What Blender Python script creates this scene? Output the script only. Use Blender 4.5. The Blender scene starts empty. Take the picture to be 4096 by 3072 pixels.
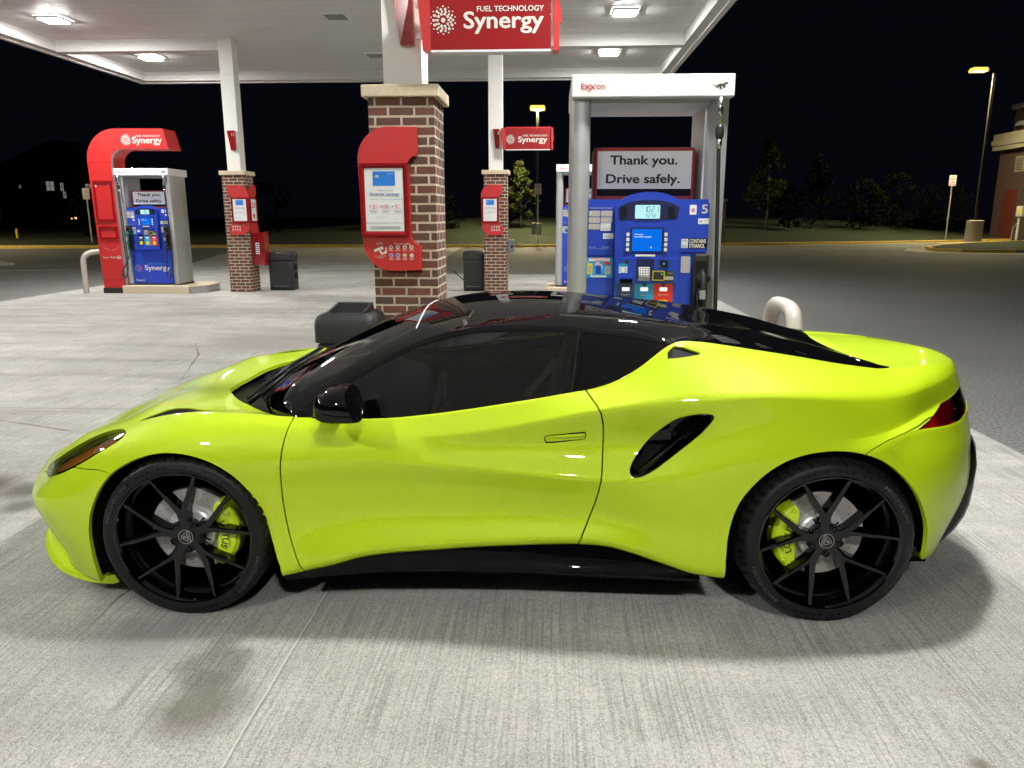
import bpy, math, random
import numpy as np
from mathutils import Vector, Matrix
random.seed(7)
R = math.radians
scene = bpy.context.scene

# ------------------------------------------------------------------ camera
cam_d = bpy.data.cameras.new("camera")
cam = bpy.data.objects.new("camera", cam_d)
scene.collection.objects.link(cam)
cam.location = (0, 0, 1.609)
cam.rotation_euler = (R(90 - 12.594), 0, R(2.962))
cam_d.sensor_width = 36.0
cam_d.lens = 36.0 * 3018 / 4096
cam_d.clip_start = 0.05
cam_d.clip_end = 900
scene.camera = cam

# ------------------------------------------------------------------ night sky
world = bpy.data.worlds.new("World")
scene.world = world
world.use_nodes = True
wn = world.node_tree.nodes
wl = world.node_tree.links
bg = wn["Background"]
sky = wn.new("ShaderNodeTexSky")
sky.sky_type = 'NISHITA'
sky.sun_disc = False
sky.sun_elevation = R(-6)
sky.sun_rotation = R(200)
mixw = wn.new("ShaderNodeMix"); mixw.data_type = 'RGBA'; mixw.blend_type = 'ADD'
mixw.inputs[0].default_value = 1.0
mixw.inputs[6].default_value = (0.015, 0.020, 0.040, 1)
wl.new(sky.outputs[0], mixw.inputs[7])
wl.new(mixw.outputs[2], bg.inputs[0])
bg.inputs[1].default_value = 0.10

scene.view_settings.view_transform = 'Standard'
scene.view_settings.look = 'None'
scene.view_settings.exposure = 0.0
scene.view_settings.gamma = 1.0
scene.cycles.max_bounces = 7
scene.cycles.transparent_max_bounces = 12
scene.cycles.sample_clamp_indirect = 6.0
scene.cycles.use_denoising = True

CANOPY_L = 680.0
STREET_L = 4600.0

# ------------------------------------------------------------------ object helpers
COL = scene.collection
def link(o, parent=None):
    COL.objects.link(o)
    if parent is not None:
        o.parent = parent
    return o
def tag(o, label=None, cat=None, group=None, kind=None):
    if label: o["label"] = label
    if cat: o["category"] = cat
    if group: o["group"] = group
    if kind: o["kind"] = kind
    return o
def empty(name, loc=(0, 0, 0), rz=0.0, label=None, cat=None, group=None):
    o = bpy.data.objects.new(name, None)
    o.location = loc; o.rotation_euler = (0, 0, rz)
    o.empty_display_size = 0.1
    link(o)
    return tag(o, label, cat, group)
def copy_tree(o, parent=None):
    c = o.copy(); COL.objects.link(c)
    if parent is not None: c.parent = parent
    for ch in list(o.children):
        copy_tree(ch, c)
    return c

class MB:
    """collects shapes for one mesh"""
    def __init__(s): s.v = []; s.f = []; s.m = []; s.uv = []; s.sm = []; s.mat = 0; s.smooth = False
    def face(s, idx, uv=None):
        s.f.append(tuple(idx)); s.m.append(s.mat); s.uv.append(uv); s.sm.append(s.smooth)
    def quadv(s, a, b, c, d, uv=None):
        n = len(s.v); s.v += [tuple(a), tuple(b), tuple(c), tuple(d)]; s.face((n, n+1, n+2, n+3), uv)
    def box(s, x0, x1, y0, y1, z0, z1, bev=0.0):
        if bev > 0:
            return s.bbox(x0, x1, y0, y1, z0, z1, bev)
        n = len(s.v)
        s.v += [(x0,y0,z0),(x1,y0,z0),(x1,y1,z0),(x0,y1,z0),(x0,y0,z1),(x1,y0,z1),(x1,y1,z1),(x0,y1,z1)]
        dx, dy = x1-x0, y1-y0
        q = [((0,1,5,4), x0, dx), ((1,2,6,5), x0+dx+y0*0, dy), ((2,3,7,6), x0+dx+dy, dx), ((3,0,4,7), x0+2*dx+dy, dy)]
        for f, u0, du in q:
            s.face([n+i for i in f], [(u0,z0),(u0+du,z0),(u0+du,z1),(u0,z1)])
        s.face([n+4,n+5,n+6,n+7], [(x0,y0),(x1,y0),(x1,y1),(x0,y1)])
        s.face([n+3,n+2,n+1,n+0], [(x0,y1),(x1,y1),(x1,y0),(x0,y0)])
    def bbox(s, x0, x1, y0, y1, z0, z1, b):
        # bevelled box: rounded-rectangle prism in XZ-section loops along z
        rings = [(z0, b), (z0+b*.3, b*.3), (z0+b, 0), (z1-b, 0), (z1-b*.3, b*.3), (z1, b)]
        loops = []
        for z, ins in rings:
            pts = []
            for (cx, cy, a0) in ((x1-b, y1-b, 0), (x0+b, y1-b, 90), (x0+b, y0+b, 180), (x1-b, y0+b, 270)):
                for k in range(4):
                    a = R(a0 + 30*k); r = max(b-ins, 1e-5)
                    pts.append((cx + r*math.cos(a), cy + r*math.sin(a), z))
            loops.append(pts)
        s.loft(loops, closed=True, cap=True)
    def loft(s, loops, closed=True, cap=False):
        n0 = len(s.v); m = len(loops[0])
        for L in loops: s.v += [tuple(p) for p in L]
        for i in range(len(loops)-1):
            for j in range(m if closed else m-1):
                k = (j+1) % m
                s.face((n0+i*m+j, n0+i*m+k, n0+(i+1)*m+k, n0+(i+1)*m+j))
        if cap:
            s.face([n0+j for j in range(m)][::-1])
            s.face([n0+(len(loops)-1)*m+j for j in range(m)])
    def prism_y(s, pts, y0, y1):
        """polygon in XZ (counter-clockwise seen from -Y), extruded y0..y1"""
        a = [(x, y0, z) for x, z in pts]; b = [(x, y1, z) for x, z in pts]
        s.loft([b, a], closed=True, cap=True)
    def tube(s, pts, r, n=12, cap=True):
        pts = [Vector(p) for p in pts]
        rr = r if hasattr(r, '__len__') else [r]*len(pts)
        loops = []; up = None
        for i, p in enumerate(pts):
            d = (pts[min(i+1, len(pts)-1)] - pts[max(i-1, 0)]).normalized()
            if up is None:
                up = d.orthogonal().normalized()
            else:
                up = (up - d*up.dot(d)).normalized()
            side = d.cross(up)
            loops.append([tuple(p + rr[i]*(math.cos(2*math.pi*k/n)*up + math.sin(2*math.pi*k/n)*side)) for k in range(n)])
        s.loft(loops, True, cap)
    def cyl(s, c, r, z0, z1, n=24, r2=None):
        r2 = r if r2 is None else r2
        s.loft([[(c[0]+q*math.cos(2*math.pi*k/n), c[1]+q*math.sin(2*math.pi*k/n), z) for k in range(n)] for q, z in ((r, z0), (r2, z1))], True, True)
    def disc_y(s, cx, cz, r, y, n=20, rz=None, depth=0.0):
        rz = r if rz is None else rz
        pts = [(cx + r*math.cos(2*math.pi*k/n), cz + rz*math.sin(2*math.pi*k/n)) for k in range(n)]
        if depth: s.prism_y(pts, y, y+depth)
        else:
            n0 = len(s.v); s.v += [(x, y, z) for x, z in pts]; s.face(range(n0, n0+n))
    def rect_y(s, x0, x1, z0, z1, y):
        s.quadv((x0,y,z0),(x1,y,z0),(x1,y,z1),(x0,y,z1), [(0,0),(1,0),(1,1),(0,1)])
    def rrect_y(s, x0, x1, z0, z1, y, r, depth=0.004):
        pts = []
        for cx, cz, a0 in ((x1-r, z1-r, 0), (x0+r, z1-r, 90), (x0+r, z0+r, 180), (x1-r, z0+r, 270)):
            for k in range(5):
                a = R(a0+22.5*k); pts.append((cx+r*math.cos(a), cz+r*math.sin(a)))
        s.prism_y(pts, y, y+depth)
    def add(s, V, F):
        n0 = len(s.v); s.v += [tuple(p) for p in V]
        for f in F: s.face([n0+i for i in f])
    def build(s, name, mats, parent=None, smooth=None, angle=None):
        me = bpy.data.meshes.new(name)
        me.from_pydata(s.v, [], s.f)
        if not isinstance(mats, (list, tuple)): mats = [mats]
        for m in mats: me.materials.append(m)
        me.polygons.foreach_set("material_index", s.m)
        sm = s.sm if smooth is None else [smooth]*len(s.f)
        me.polygons.foreach_set("use_smooth", sm)
        if any(u is not None for u in s.uv):
            ul = me.uv_layers.new(name="UVMap"); k = 0
            for u, f in zip(s.uv, s.f):
                for j in range(len(f)):
                    if u is not None: ul.data[k].uv = u[j]
                    k += 1
        me.update()
        if angle is not None:
            me.set_sharp_from_angle(angle=R(angle))
        o = bpy.data.objects.new(name, me)
        return link(o, parent)

def text_geo(s, bold=0.0, shear=0.0):
    cu = bpy.data.curves.new("txt", 'FONT'); cu.body = s; cu.size = 1.0
    cu.offset = bold; cu.fill_mode = 'FRONT'; cu.shear = shear; cu.resolution_u = 3
    o = bpy.data.objects.new("txt", cu); COL.objects.link(o)
    dg = bpy.context.evaluated_depsgraph_get(); dg.update()
    me = o.evaluated_get(dg).to_mesh()
    V = np.array([v.co[:2] for v in me.vertices]); F = [tuple(p.vertices) for p in me.polygons]
    o.evaluated_get(dg).to_mesh_clear()
    bpy.data.objects.remove(o); bpy.data.curves.remove(cu)
    return V, F
_tc = {}
def text_fit(mb, s, x0, x1, z0, z1, y, bold=0.0, shear=0.0):
    if bold > .004:      # heavier strokes: shifted copies a hair apart in depth
        d = bold*1.25*(z1-z0)/(1.0 if s.islower() else 1.0)
        for i, (ax, az) in enumerate(((-1,0),(1,0),(0,-.7),(0,.7),(-.7,.5),(.7,-.5))): text_fit(mb, s, x0+d+ax*d, x1-d+ax*d, z0+d*.7+az*d, z1-d*.7+az*d, y-.00012*i, 0)
        return
    k = (s, 0, 0)
    if k not in _tc: _tc[k] = text_geo(s, 0, 0)
    V, F = _tc[k]
    lo, hi = V.min(0), V.max(0)
    W = np.zeros((len(V), 3))
    W[:, 0] = x0 + (V[:, 0]-lo[0])/(hi[0]-lo[0])*(x1-x0)
    W[:, 2] = z0 + (V[:, 1]-lo[1])/(hi[1]-lo[1])*(z1-z0)
    W[:, 1] = y
    mb.add(W, F)

# ------------------------------------------------------------------ material helpers
def mat(name, col=(.5,.5,.5), rough=.5, metal=0.0, coat=0.0, coat_r=.03, spec=.5, emis=None, es=0.0, noise=0.0, nscale=20.0, bump=0.0, bscale=80.0, trans=0.0, rvar=0.0):
    m = bpy.data.materials.new(name); m.use_nodes = True
    nt = m.node_tree; b = nt.nodes["Principled BSDF"]
    b.inputs["Base Color"].default_value = (*col, 1)
    b.inputs["Roughness"].default_value = rough
    b.inputs["Metallic"].default_value = metal
    b.inputs["Coat Weight"].default_value = coat
    b.inputs["Coat Roughness"].default_value = coat_r
    b.inputs["Specular IOR Level"].default_value = spec
    b.inputs["Transmission Weight"].default_value = trans
    if emis is not None:
        b.inputs["Emission Color"].default_value = (*emis, 1)
        b.inputs["Emission Strength"].default_value = es
    if noise or bump or rvar:
        tc = nt.nodes.new("ShaderNodeTexCoord")
        if noise or rvar:
            n = nt.nodes.new("ShaderNodeTexNoise"); n.inputs["Scale"].default_value = nscale; n.inputs["Detail"].default_value = 5
            nt.links.new(tc.outputs["Object"], n.inputs["Vector"])
        if noise:
            mx = nt.nodes.new("ShaderNodeMix"); mx.data_type = 'RGBA'
            mx.inputs[6].default_value = (*[c*(1-noise) for c in col], 1)
            mx.inputs[7].default_value = (*[min(1, c*(1+noise)) for c in col], 1)
            nt.links.new(n.outputs["Fac"], mx.inputs[0]); nt.links.new(mx.outputs[2], b.inputs["Base Color"])
        if rvar:
            mr = nt.nodes.new("ShaderNodeMapRange")
            mr.inputs[1].default_value = .3; mr.inputs[2].default_value = .7
            mr.inputs[3].default_value = max(0, rough-rvar); mr.inputs[4].default_value = rough+rvar
            nt.links.new(n.outputs["Fac"], mr.inputs[0]); nt.links.new(mr.outputs[0], b.inputs["Roughness"])
        if bump:
            n2 = nt.nodes.new("ShaderNodeTexNoise"); n2.inputs["Scale"].default_value = bscale; n2.inputs["Detail"].default_value = 3
            nt.links.new(tc.outputs["Object"], n2.inputs["Vector"])
            bp = nt.nodes.new("ShaderNodeBump"); bp.inputs["Strength"].default_value = bump; bp.inputs["Distance"].default_value = .01
            nt.links.new(n2.outputs["Fac"], bp.inputs["Height"]); nt.links.new(bp.outputs[0], b.inputs["Normal"])
    return m
class NT:
    def __init__(s, m): s.m = m; s.t = m.node_tree; s.b = s.t.nodes["Principled BSDF"]
    def n(s, typ, **kw):
        x = s.t.nodes.new("ShaderNode"+typ)
        for k, v in kw.items():
            if k.startswith("i_"):
                key = k[2:]
                x.inputs[int(key) if key.isdigit() else key.replace("_", " ")].default_value = v
            else: setattr(x, k, v)
        return x
    def l(s, a, b): s.t.links.new(a, b)
    def math(s, op, a, b=None, c=None):
        x = s.n("Math", operation=op)
        for i, q in enumerate((a, b, c)):
            if q is None: continue
            if isinstance(q, (int, float)): x.inputs[i].default_value = q
            else: s.l(q, x.inputs[i])
        return x.outputs[0]
    def mix(s, f, a, b, blend='MIX'):
        x = s.n("Mix", data_type='RGBA', blend_type=blend)
        for i, q in ((0, f), (6, a), (7, b)):
            if isinstance(q, (int, float)): x.inputs[i].default_value = q
            elif isinstance(q, tuple): x.inputs[i].default_value = (*q, 1) if len(q) == 3 else q
            else: s.l(q, x.inputs[i])
        return x.outputs[2]
    def noise(s, vec, scale, detail=4, rough=.5):
        x = s.n("TexNoise"); x.inputs["Scale"].default_value = scale; x.inputs["Detail"].default_value = detail; x.inputs["Roughness"].default_value = rough
        s.l(vec, x.inputs["Vector"]); return x.outputs["Fac"]
    def mapv(s, vec, scale=(1,1,1), rot=(0,0,0), loc=(0,0,0)):
        x = s.n("Mapping"); x.inputs["Scale"].default_value = scale; x.inputs["Rotation"].default_value = rot; x.inputs["Location"].default_value = loc
        s.l(vec, x.inputs["Vector"]); return x.outputs[0]
    def ramp(s, f, a, b, c=0.0, d=1.0):
        x = s.n("MapRange"); x.inputs[1].default_value = a; x.inputs[2].default_value = b; x.inputs[3].default_value = c; x.inputs[4].default_value = d
        s.l(f, x.inputs[0]); return x.outputs[0]
    def bump(s, h, st=.5, dist=.01):
        x = s.n("Bump"); x.inputs["Strength"].default_value = st; x.inputs["Distance"].default_value = dist
        s.l(h, x.inputs["Height"]); s.l(x.outputs[0], s.b.inputs["Normal"]); return x
def emat(name, col, st):
    m = bpy.data.materials.new(name); m.use_nodes = True
    nt = m.node_tree; nt.nodes.remove(nt.nodes["Principled BSDF"])
    e = nt.nodes.new("ShaderNodeEmission"); e.inputs[0].default_value = (*col, 1); e.inputs[1].default_value = st
    nt.links.new(e.outputs[0], nt.nodes["Material Output"].inputs[0]); return m

# concrete slab: broom lines along Y, stains, saw-cut joints
def concrete_mat():
    m = mat("brushed_concrete", (.42,.40,.37), .85); t = NT(m)
    tc = t.n("TexCoord"); V = tc.outputs["Object"]
    sep = t.n("SeparateXYZ"); t.l(V, sep.inputs[0]); X, Y = sep.outputs[0], sep.outputs[1]
    big = t.noise(V, .55, 6, .6); med = t.noise(V, 2.4, 6, .62); fine = t.noise(V, 90, 4, .6); grit = t.noise(V, 210, 2, .7)
    warp = t.noise(V, 1.2, 2); wx = t.math('ADD', X, t.math('MULTIPLY', warp, .035))
    cmb = t.n("CombineXYZ"); t.l(wx, cmb.inputs[0]); t.l(t.math('MULTIPLY', Y, .022), cmb.inputs[1])
    broom = t.noise(cmb.outputs[0], 92, 2, .5)
    cmb2 = t.n("CombineXYZ"); t.l(wx, cmb2.inputs[0]); t.l(t.math('MULTIPLY', Y, .45), cmb2.inputs[1])
    broad = t.noise(cmb2.outputs[0], 3.2, 4, .6)
    col = t.mix(t.ramp(big, .3, .7), (.335,.320,.298), (.56,.542,.512))
    col = t.mix(t.ramp(med, .35, .72, 0, .6), col, (.23,.22,.205))
    strk = t.mapv(V, (.35, 2.2, 1), (0, 0, R(12)))
    st = t.noise(strk, 1.0, 7, .7)
    col = t.mix(t.math('MULTIPLY', t.ramp(st, .47, .68, 0, .8), t.ramp(Y, 2.8, 5.5, .35, 1.0)), col, (.17,.160,.145))
    st2 = t.noise(t.mapv(V, (.5, 1.2, 1), (0, 0, R(-25)), (9.3, 4.1, 0)), 1.1, 5, .6)
    col = t.mix(t.ramp(st2, .56, .68, 0, .45), col, (.58,.565,.54))
    amt = t.math('MULTIPLY', t.math('MULTIPLY', t.ramp(broad, .36, .66, .20, .48), t.ramp(med, .3, .6, .6, 1.0)), t.ramp(broom, .36, .64, -.5, .5))
    col = t.mix(t.math('MAXIMUM', t.math('MULTIPLY', amt, -2.3), 0.0), col, (.10,.094,.085))
    col = t.mix(t.math('MAXIMUM', t.math('MULTIPLY', amt, .9), 0.0), col, (.78,.76,.72))
    col = t.mix(t.ramp(fine, .44, .66, 0, .60), col, (.14,.134,.125))
    col = t.mix(t.ramp(grit, .50, .62, 0, .42), col, (.85,.83,.80))
    # oil drops, tyre grime and other dark spots
    vor = t.n("TexVoronoi"); vor.inputs["Scale"].default_value = 1.15; t.l(V, vor.inputs["Vector"])
    d = t.math('ADD', vor.outputs["Distance"], t.math('MULTIPLY', med, .08))
    col = t.mix(t.ramp(d, .055, .085, .55, 0), col, (.10,.09,.075))
    def spot(x, y, r, c, amount):
        nonlocal col
        dx = t.math('SUBTRACT', X, x); dy = t.math('SUBTRACT', Y, y)
        rr = t.math('SQRT', t.math('ADD', t.math('MULTIPLY', dx, dx), t.math('MULTIPLY', dy, dy)))
        rr = t.math('ADD', rr, t.math('MULTIPLY', t.math('SUBTRACT', med, .5), r*1.1))
        col = t.mix(t.ramp(rr, r*.35, r, amount, 0), col, c)
    spot(-1.16, 2.17, .21, (.11,.10,.075), .75)  # dark brown spot on the near slab
    spot(-3.42, 4.18, .26, (.09,.075,.06), .85)
    spot(-3.12, 4.12, .20, (.08,.07,.06), .8)
    spot(-2.98, 3.86, .13, (.08,.07,.06), .7)
    spot(-3.18, 3.78, .12, (.08,.07,.06), .7)
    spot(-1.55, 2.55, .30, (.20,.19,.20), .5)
    spot(1.30, 2.02, .05, (.12,.09,.06), .7)
    spot(-3.6, 9.5, 1.3, (.20,.18,.16), .5)
    # joints
    wob = t.math('MULTIPLY', t.math('SUBTRACT', t.noise(V, 6, 3), .5), .012)
    def joint(axis, c, w, colr, amount=.8, wv=None):
        nonlocal col
        a = t.math('ABSOLUTE', t.math('ADD', t.math('SUBTRACT', axis, c), wob if wv is None else wv))
        f_ = t.ramp(a, w*.5, w, 1 if not isinstance(amount, float) else amount, 0); f_ = f_ if isinstance(amount, float) else t.math('MULTIPLY', f_, amount); col = t.mix(f_, col, colr)
    JX = [-0.965, -6.41, 3.6]
    for c in JX[:2]:
        joint(X, c, .005, (.58,.565,.54), .7)
        joint(X, c+.009, .004, (.12,.11,.10), .45)
    crk = t.math('MULTIPLY', t.math('SUBTRACT', t.noise(V, 2.3, 5, .6), .5), .10)
    joint(X, -1.83, .010, (.07,.06,.05), t.ramp(t.noise(V, 1.1, 3), .42, .56, 0, .75), crk)
    joint(Y, 1.83, .010, (.10,.09,.08), .35, t.math('MULTIPLY', crk, .6))
    for c in (6.02, 10.6, 14.7, 18.4):
        joint(Y, c, .012, (.13,.12,.11), .55)
    for (xa, ya, xb, yb_) in ((-4.56,9.35,-4.15,8.57),(-4.15,8.57,-3.69,7.2),(-3.69,7.2,-3.40,6.9),(-4.5,5.66,-3.66,5.36),(-5.4,12.9,-3.2,13.6),(-8.2,8.8,-6.6,9.3)):
        ex, ey = xb-xa, yb_-ya; L2 = ex*ex+ey*ey
        dx = t.math('SUBTRACT', X, xa); dy = t.math('SUBTRACT', Y, ya)
        q = t.n('Clamp'); t.l(t.math('MULTIPLY', t.math('ADD', t.math('MULTIPLY', dx, ex), t.math('MULTIPLY', dy, ey)), 1/L2), q.inputs[0])
        rx = t.math('SUBTRACT', dx, t.math('MULTIPLY', q.outputs[0], ex)); ry = t.math('SUBTRACT', dy, t.math('MULTIPLY', q.outputs[0], ey))
        rr = t.math('SQRT', t.math('ADD', t.math('MULTIPLY', rx, rx), t.math('MULTIPLY', ry, ry)))
        rr = t.math('ABSOLUTE', t.math('ADD', rr, t.math('MULTIPLY', crk, .5)))
        col = t.mix(t.ramp(rr, .004, .012, .7, 0), col, (.11,.10,.09))
    t.l(col, t.b.inputs["Base Color"])
    h = t.math('ADD', t.math('MULTIPLY', amt, .9), t.math('MULTIPLY', fine, .5))
    t.bump(h, .55, .004)
    return m
def asphalt_mat():
    m = mat("asphalt", (.07,.068,.066), .8); t = NT(m)
    tc = t.n("TexCoord"); V = tc.outputs["Object"]
    a = t.noise(V, 34, 5, .8); b = t.noise(V, .35, 5, .6); c = t.noise(V, 9, 4, .6)
    col = t.mix(t.ramp(a, .36, .62), (.045,.044,.043), (.24,.236,.23))
    col = t.mix(t.ramp(b, .35, .7, 0, .5), col, (.085,.082,.080))
    col = t.mix(t.ramp(c, .6, .8, 0, .3), col, (.16,.15,.14))
    v = t.n("TexVoronoi"); v.inputs["Scale"].default_value = 2.2; t.l(V, v.inputs["Vector"])
    col = t.mix(t.ramp(v.outputs["Distance"], .012, .02, .9, 0), col, (.5,.48,.45))
    t.l(col, t.b.inputs["Base Color"]); t.bump(a, .6, .01)
    return m
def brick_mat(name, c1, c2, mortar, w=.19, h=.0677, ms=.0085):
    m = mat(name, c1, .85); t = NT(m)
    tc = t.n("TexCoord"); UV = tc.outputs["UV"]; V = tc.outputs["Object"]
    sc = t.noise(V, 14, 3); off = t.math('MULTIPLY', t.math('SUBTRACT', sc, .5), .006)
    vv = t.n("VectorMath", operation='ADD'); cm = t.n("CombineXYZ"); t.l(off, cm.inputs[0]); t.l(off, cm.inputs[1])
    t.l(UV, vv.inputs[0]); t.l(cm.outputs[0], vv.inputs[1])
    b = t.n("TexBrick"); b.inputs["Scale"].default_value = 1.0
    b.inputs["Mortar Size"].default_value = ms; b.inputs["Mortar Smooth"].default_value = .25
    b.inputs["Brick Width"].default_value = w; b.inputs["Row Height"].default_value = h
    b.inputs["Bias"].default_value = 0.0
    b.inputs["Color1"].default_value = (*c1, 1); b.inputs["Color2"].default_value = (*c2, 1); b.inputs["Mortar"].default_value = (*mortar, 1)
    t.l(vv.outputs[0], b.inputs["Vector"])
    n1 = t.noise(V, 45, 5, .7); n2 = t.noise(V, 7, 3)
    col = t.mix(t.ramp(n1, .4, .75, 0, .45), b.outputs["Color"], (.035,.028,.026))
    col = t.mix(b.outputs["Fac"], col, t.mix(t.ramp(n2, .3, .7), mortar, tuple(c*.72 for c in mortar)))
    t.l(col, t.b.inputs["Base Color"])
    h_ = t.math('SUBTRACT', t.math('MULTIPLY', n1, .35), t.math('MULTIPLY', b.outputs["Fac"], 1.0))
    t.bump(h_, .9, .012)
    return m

M = {}
M['concrete'] = concrete_mat()
M['asphalt'] = asphalt_mat()
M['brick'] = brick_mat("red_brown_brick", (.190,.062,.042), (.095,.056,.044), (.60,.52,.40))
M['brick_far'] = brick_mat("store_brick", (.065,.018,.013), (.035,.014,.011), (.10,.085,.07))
M['stone'] = mat("cast_stone", (.62,.53,.38), .7, noise=.12, nscale=30, bump=.2)
M['post'] = mat("white_post_paint", (.86,.85,.81), .38, noise=.04, nscale=6)
M['soffit'] = mat("white_soffit", (.66,.65,.63), .5, noise=.05, nscale=2)
M['red'] = mat("red_plastic", (.50,.022,.022), .42, noise=.10, nscale=4, rvar=.08)
M['redgloss'] = mat("red_gloss_panel", (.27,.010,.013), .16, coat=.5, noise=.08, nscale=3)
M['white'] = mat("white_panel", (.80,.80,.80), .4)
M['whitetext'] = mat("white_lettering", (.66,.65,.60), .5)
M['blue'] = mat("blue_panel", (.012,.050,.42), .38, noise=.10, nscale=5)
M['blue2'] = mat("blue_panel_raised", (.018,.055,.46), .34, noise=.10, nscale=7)
M['navy'] = mat("navy_panel", (.012,.016,.075), .35)
M['black'] = mat("black_plastic", (.018,.018,.020), .45, bump=.15, bscale=300)
M['blackmatte'] = mat("black_matte", (.010,.010,.011), .9, spec=.2)
M['binp'] = mat("charcoal_bin_plastic", (.016,.017,.019), .5, bump=.35, bscale=220, noise=.2, nscale=9)
M['alu'] = mat("brushed_aluminium", (.56,.57,.58), .42, .55, noise=.08, nscale=8, rvar=.08)
M['alul'] = mat("light_aluminium", (.68,.69,.69), .45, .35, noise=.06, nscale=8, rvar=.06)
M['steel'] = mat("stainless_steel", (.62,.62,.62), .22, 1.0, rvar=.08)
M['tan'] = mat("tan_pipe_paint", (.50,.46,.40), .32, coat=.3, noise=.08, nscale=9)
M['grey'] = mat("grey_sticker", (.46,.43,.41), .5)
M['paper'] = mat("paper_white", (.82,.83,.84), .5)
M['textblack'] = mat("black_lettering", (.012,.012,.014), .5)
M['textred'] = mat("red_lettering", (.62,.02,.02), .5)
M['textblue'] = mat("blue_lettering", (.02,.10,.36), .5)
M['textgrey'] = mat("grey_lettering", (.30,.32,.36), .5)
M['cardblue'] = mat("blue_card", (.02,.20,.72), .35)
M['cyan'] = mat("cyan_panel", (.03,.30,.58), .4)
M['redb'] = mat("bright_red_panel", (.72,.035,.025), .4)
M['yellowp'] = mat("yellow_sticker", (.80,.62,.03), .5)
M['green'] = mat("green_rubber", (.010,.085,.055), .45)
M['rubber'] = mat("black_hose_rubber", (.015,.015,.016), .42)
M['lcd'] = emat("lcd_backlight", (.50,.92,.95), 1.0)
M['screen'] = emat("blue_screen", (.004,.17,.85), .95)
M['screenw'] = emat("screen_text_light", (.75,.9,1), 1.1)
M['lampon'] = emat("canopy_led", (1.0,.98,.93), CANOPY_L)
M['lampoff'] = mat("unlit_lens", (.22,.24,.22), .3)
M['sodium'] = emat("street_led", (1.0,.86,.50), STREET_L)
M['glow'] = emat("added_glow_skirt", (1.0,.62,.10), 1.7)  # weak yellow emission for the skirts added round the lamp heads
M['kerb'] = mat("yellow_kerb_paint", (.66,.47,.10), .7, noise=.30, nscale=4)
M['kerbc'] = mat("kerb_concrete", (.42,.38,.31), .8, noise=.2, nscale=5)
M['poledark'] = mat("dark_bronze_pole", (.030,.028,.026), .4, .3)
M['bark'] = mat("bark", (.16,.14,.11), .9, noise=.3, nscale=20)
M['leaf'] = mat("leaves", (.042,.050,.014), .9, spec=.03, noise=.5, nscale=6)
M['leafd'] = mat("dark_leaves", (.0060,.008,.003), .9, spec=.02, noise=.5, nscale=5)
M['litwin'] = emat("lit_window", (.75,.72,.62), .22)
M['warmlamp'] = emat("porch_lamp", (1.0,.55,.25), 1.6)
M['siding'] = mat("dark_siding", (.008,.008,.010), .8)
M['trim'] = mat("beige_metal_trim", (.27,.245,.18), .55, noise=.08, nscale=3)
M['doorred'] = mat("brown_red_door", (.10,.020,.014), .5)
# ================================================================== SETTING
def plane_obj(name, pts, z, m, kind='structure'):
    mb = MB(); n = len(pts)
    mb.v = [(x, y, z) for x, y in pts]; mb.face(range(n))
    o = mb.build(name, m); tag(o, kind=kind); return o
# ground sheet out to the horizon; behind the kerb it rises into a grassy bank
KERB = [(-60,35.6),(-27.4,36.7),(-12.2,38.6),(-4.8,39.0),(-1.2,39.2),(9.5,42.2),(13.5,43.4),(18.3,45.3),(24.6,48.2),(34,53.5),(60,68)]
def kerb_y(x):
    return float(np.interp(x, [p[0] for p in KERB], [p[1] for p in KERB]))
plane_obj("asphalt_lot", [(-400,-200),(400,-200),(400,70),(-400,70)], 0.0, M['asphalt'])
CONC = [(-10.42,-30),(3.25,-30),(3.25,19.9),(2.4,21.23),(-3.3,21.23),(-4.2,31.2),(-4.6,38.6),(-15.4,38.2),(-14.46,33.3),(-12.57,26.5),(-11.3,20.5),(-10.5,19.6)]
plane_obj("concrete_forecourt", CONC, 0.005, M['concrete'])
# joints that end the pad: a paler cast edge strip
gm = mat("mown_grass_bank", (.030,.045,.012), .95); t = NT(gm); tc = t.n("TexCoord")
a = t.noise(tc.outputs["Object"], 14, 5, .7); b = t.noise(tc.outputs["Object"], .5, 4)
colr = t.mix(t.ramp(a, .3, .7), (.006,.013,.003), (.020,.032,.007)); colr = t.mix(t.ramp(b, .4, .7, 0, .5), colr, (.022,.020,.010))
t.l(colr, t.b.inputs["Base Color"]); t.bump(a, .8, .05)
M['grass'] = gm
mb = MB(); mb.smooth = True
xs = np.concatenate([np.linspace(-160,-30,14), np.linspace(-28,40,69), np.linspace(44,200,14)])
ds = [0.0, .8, 2.5, 5, 8, 11, 15, 22, 40, 80, 200, 420]
hs = [.13, .19, .36, .62, .92, 1.12, 1.30, 1.45, 1.5, 1.55, 1.6, 1.6]
for i, x in enumerate(xs):
    ky = kerb_y(x) + .16
    side = np.clip((x+24)/18, 0, 1)*np.clip((32-x)/10, 0.0, 1)
    for d, h in zip(ds, hs):
        hh = .13 + (h-.13)*(.18+.82*side) + .03*math.sin(x*1.3+d)*(d > 1)
        mb.v.append((x, ky+d, hh))
nd = len(ds)
for i in range(len(xs)-1):
    for j in range(nd-1):
        mb.face((i*nd+j, (i+1)*nd+j, (i+1)*nd+j+1, i*nd+j+1))
o = mb.build("grass_bank", M['grass']); tag(o, kind='structure')
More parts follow.
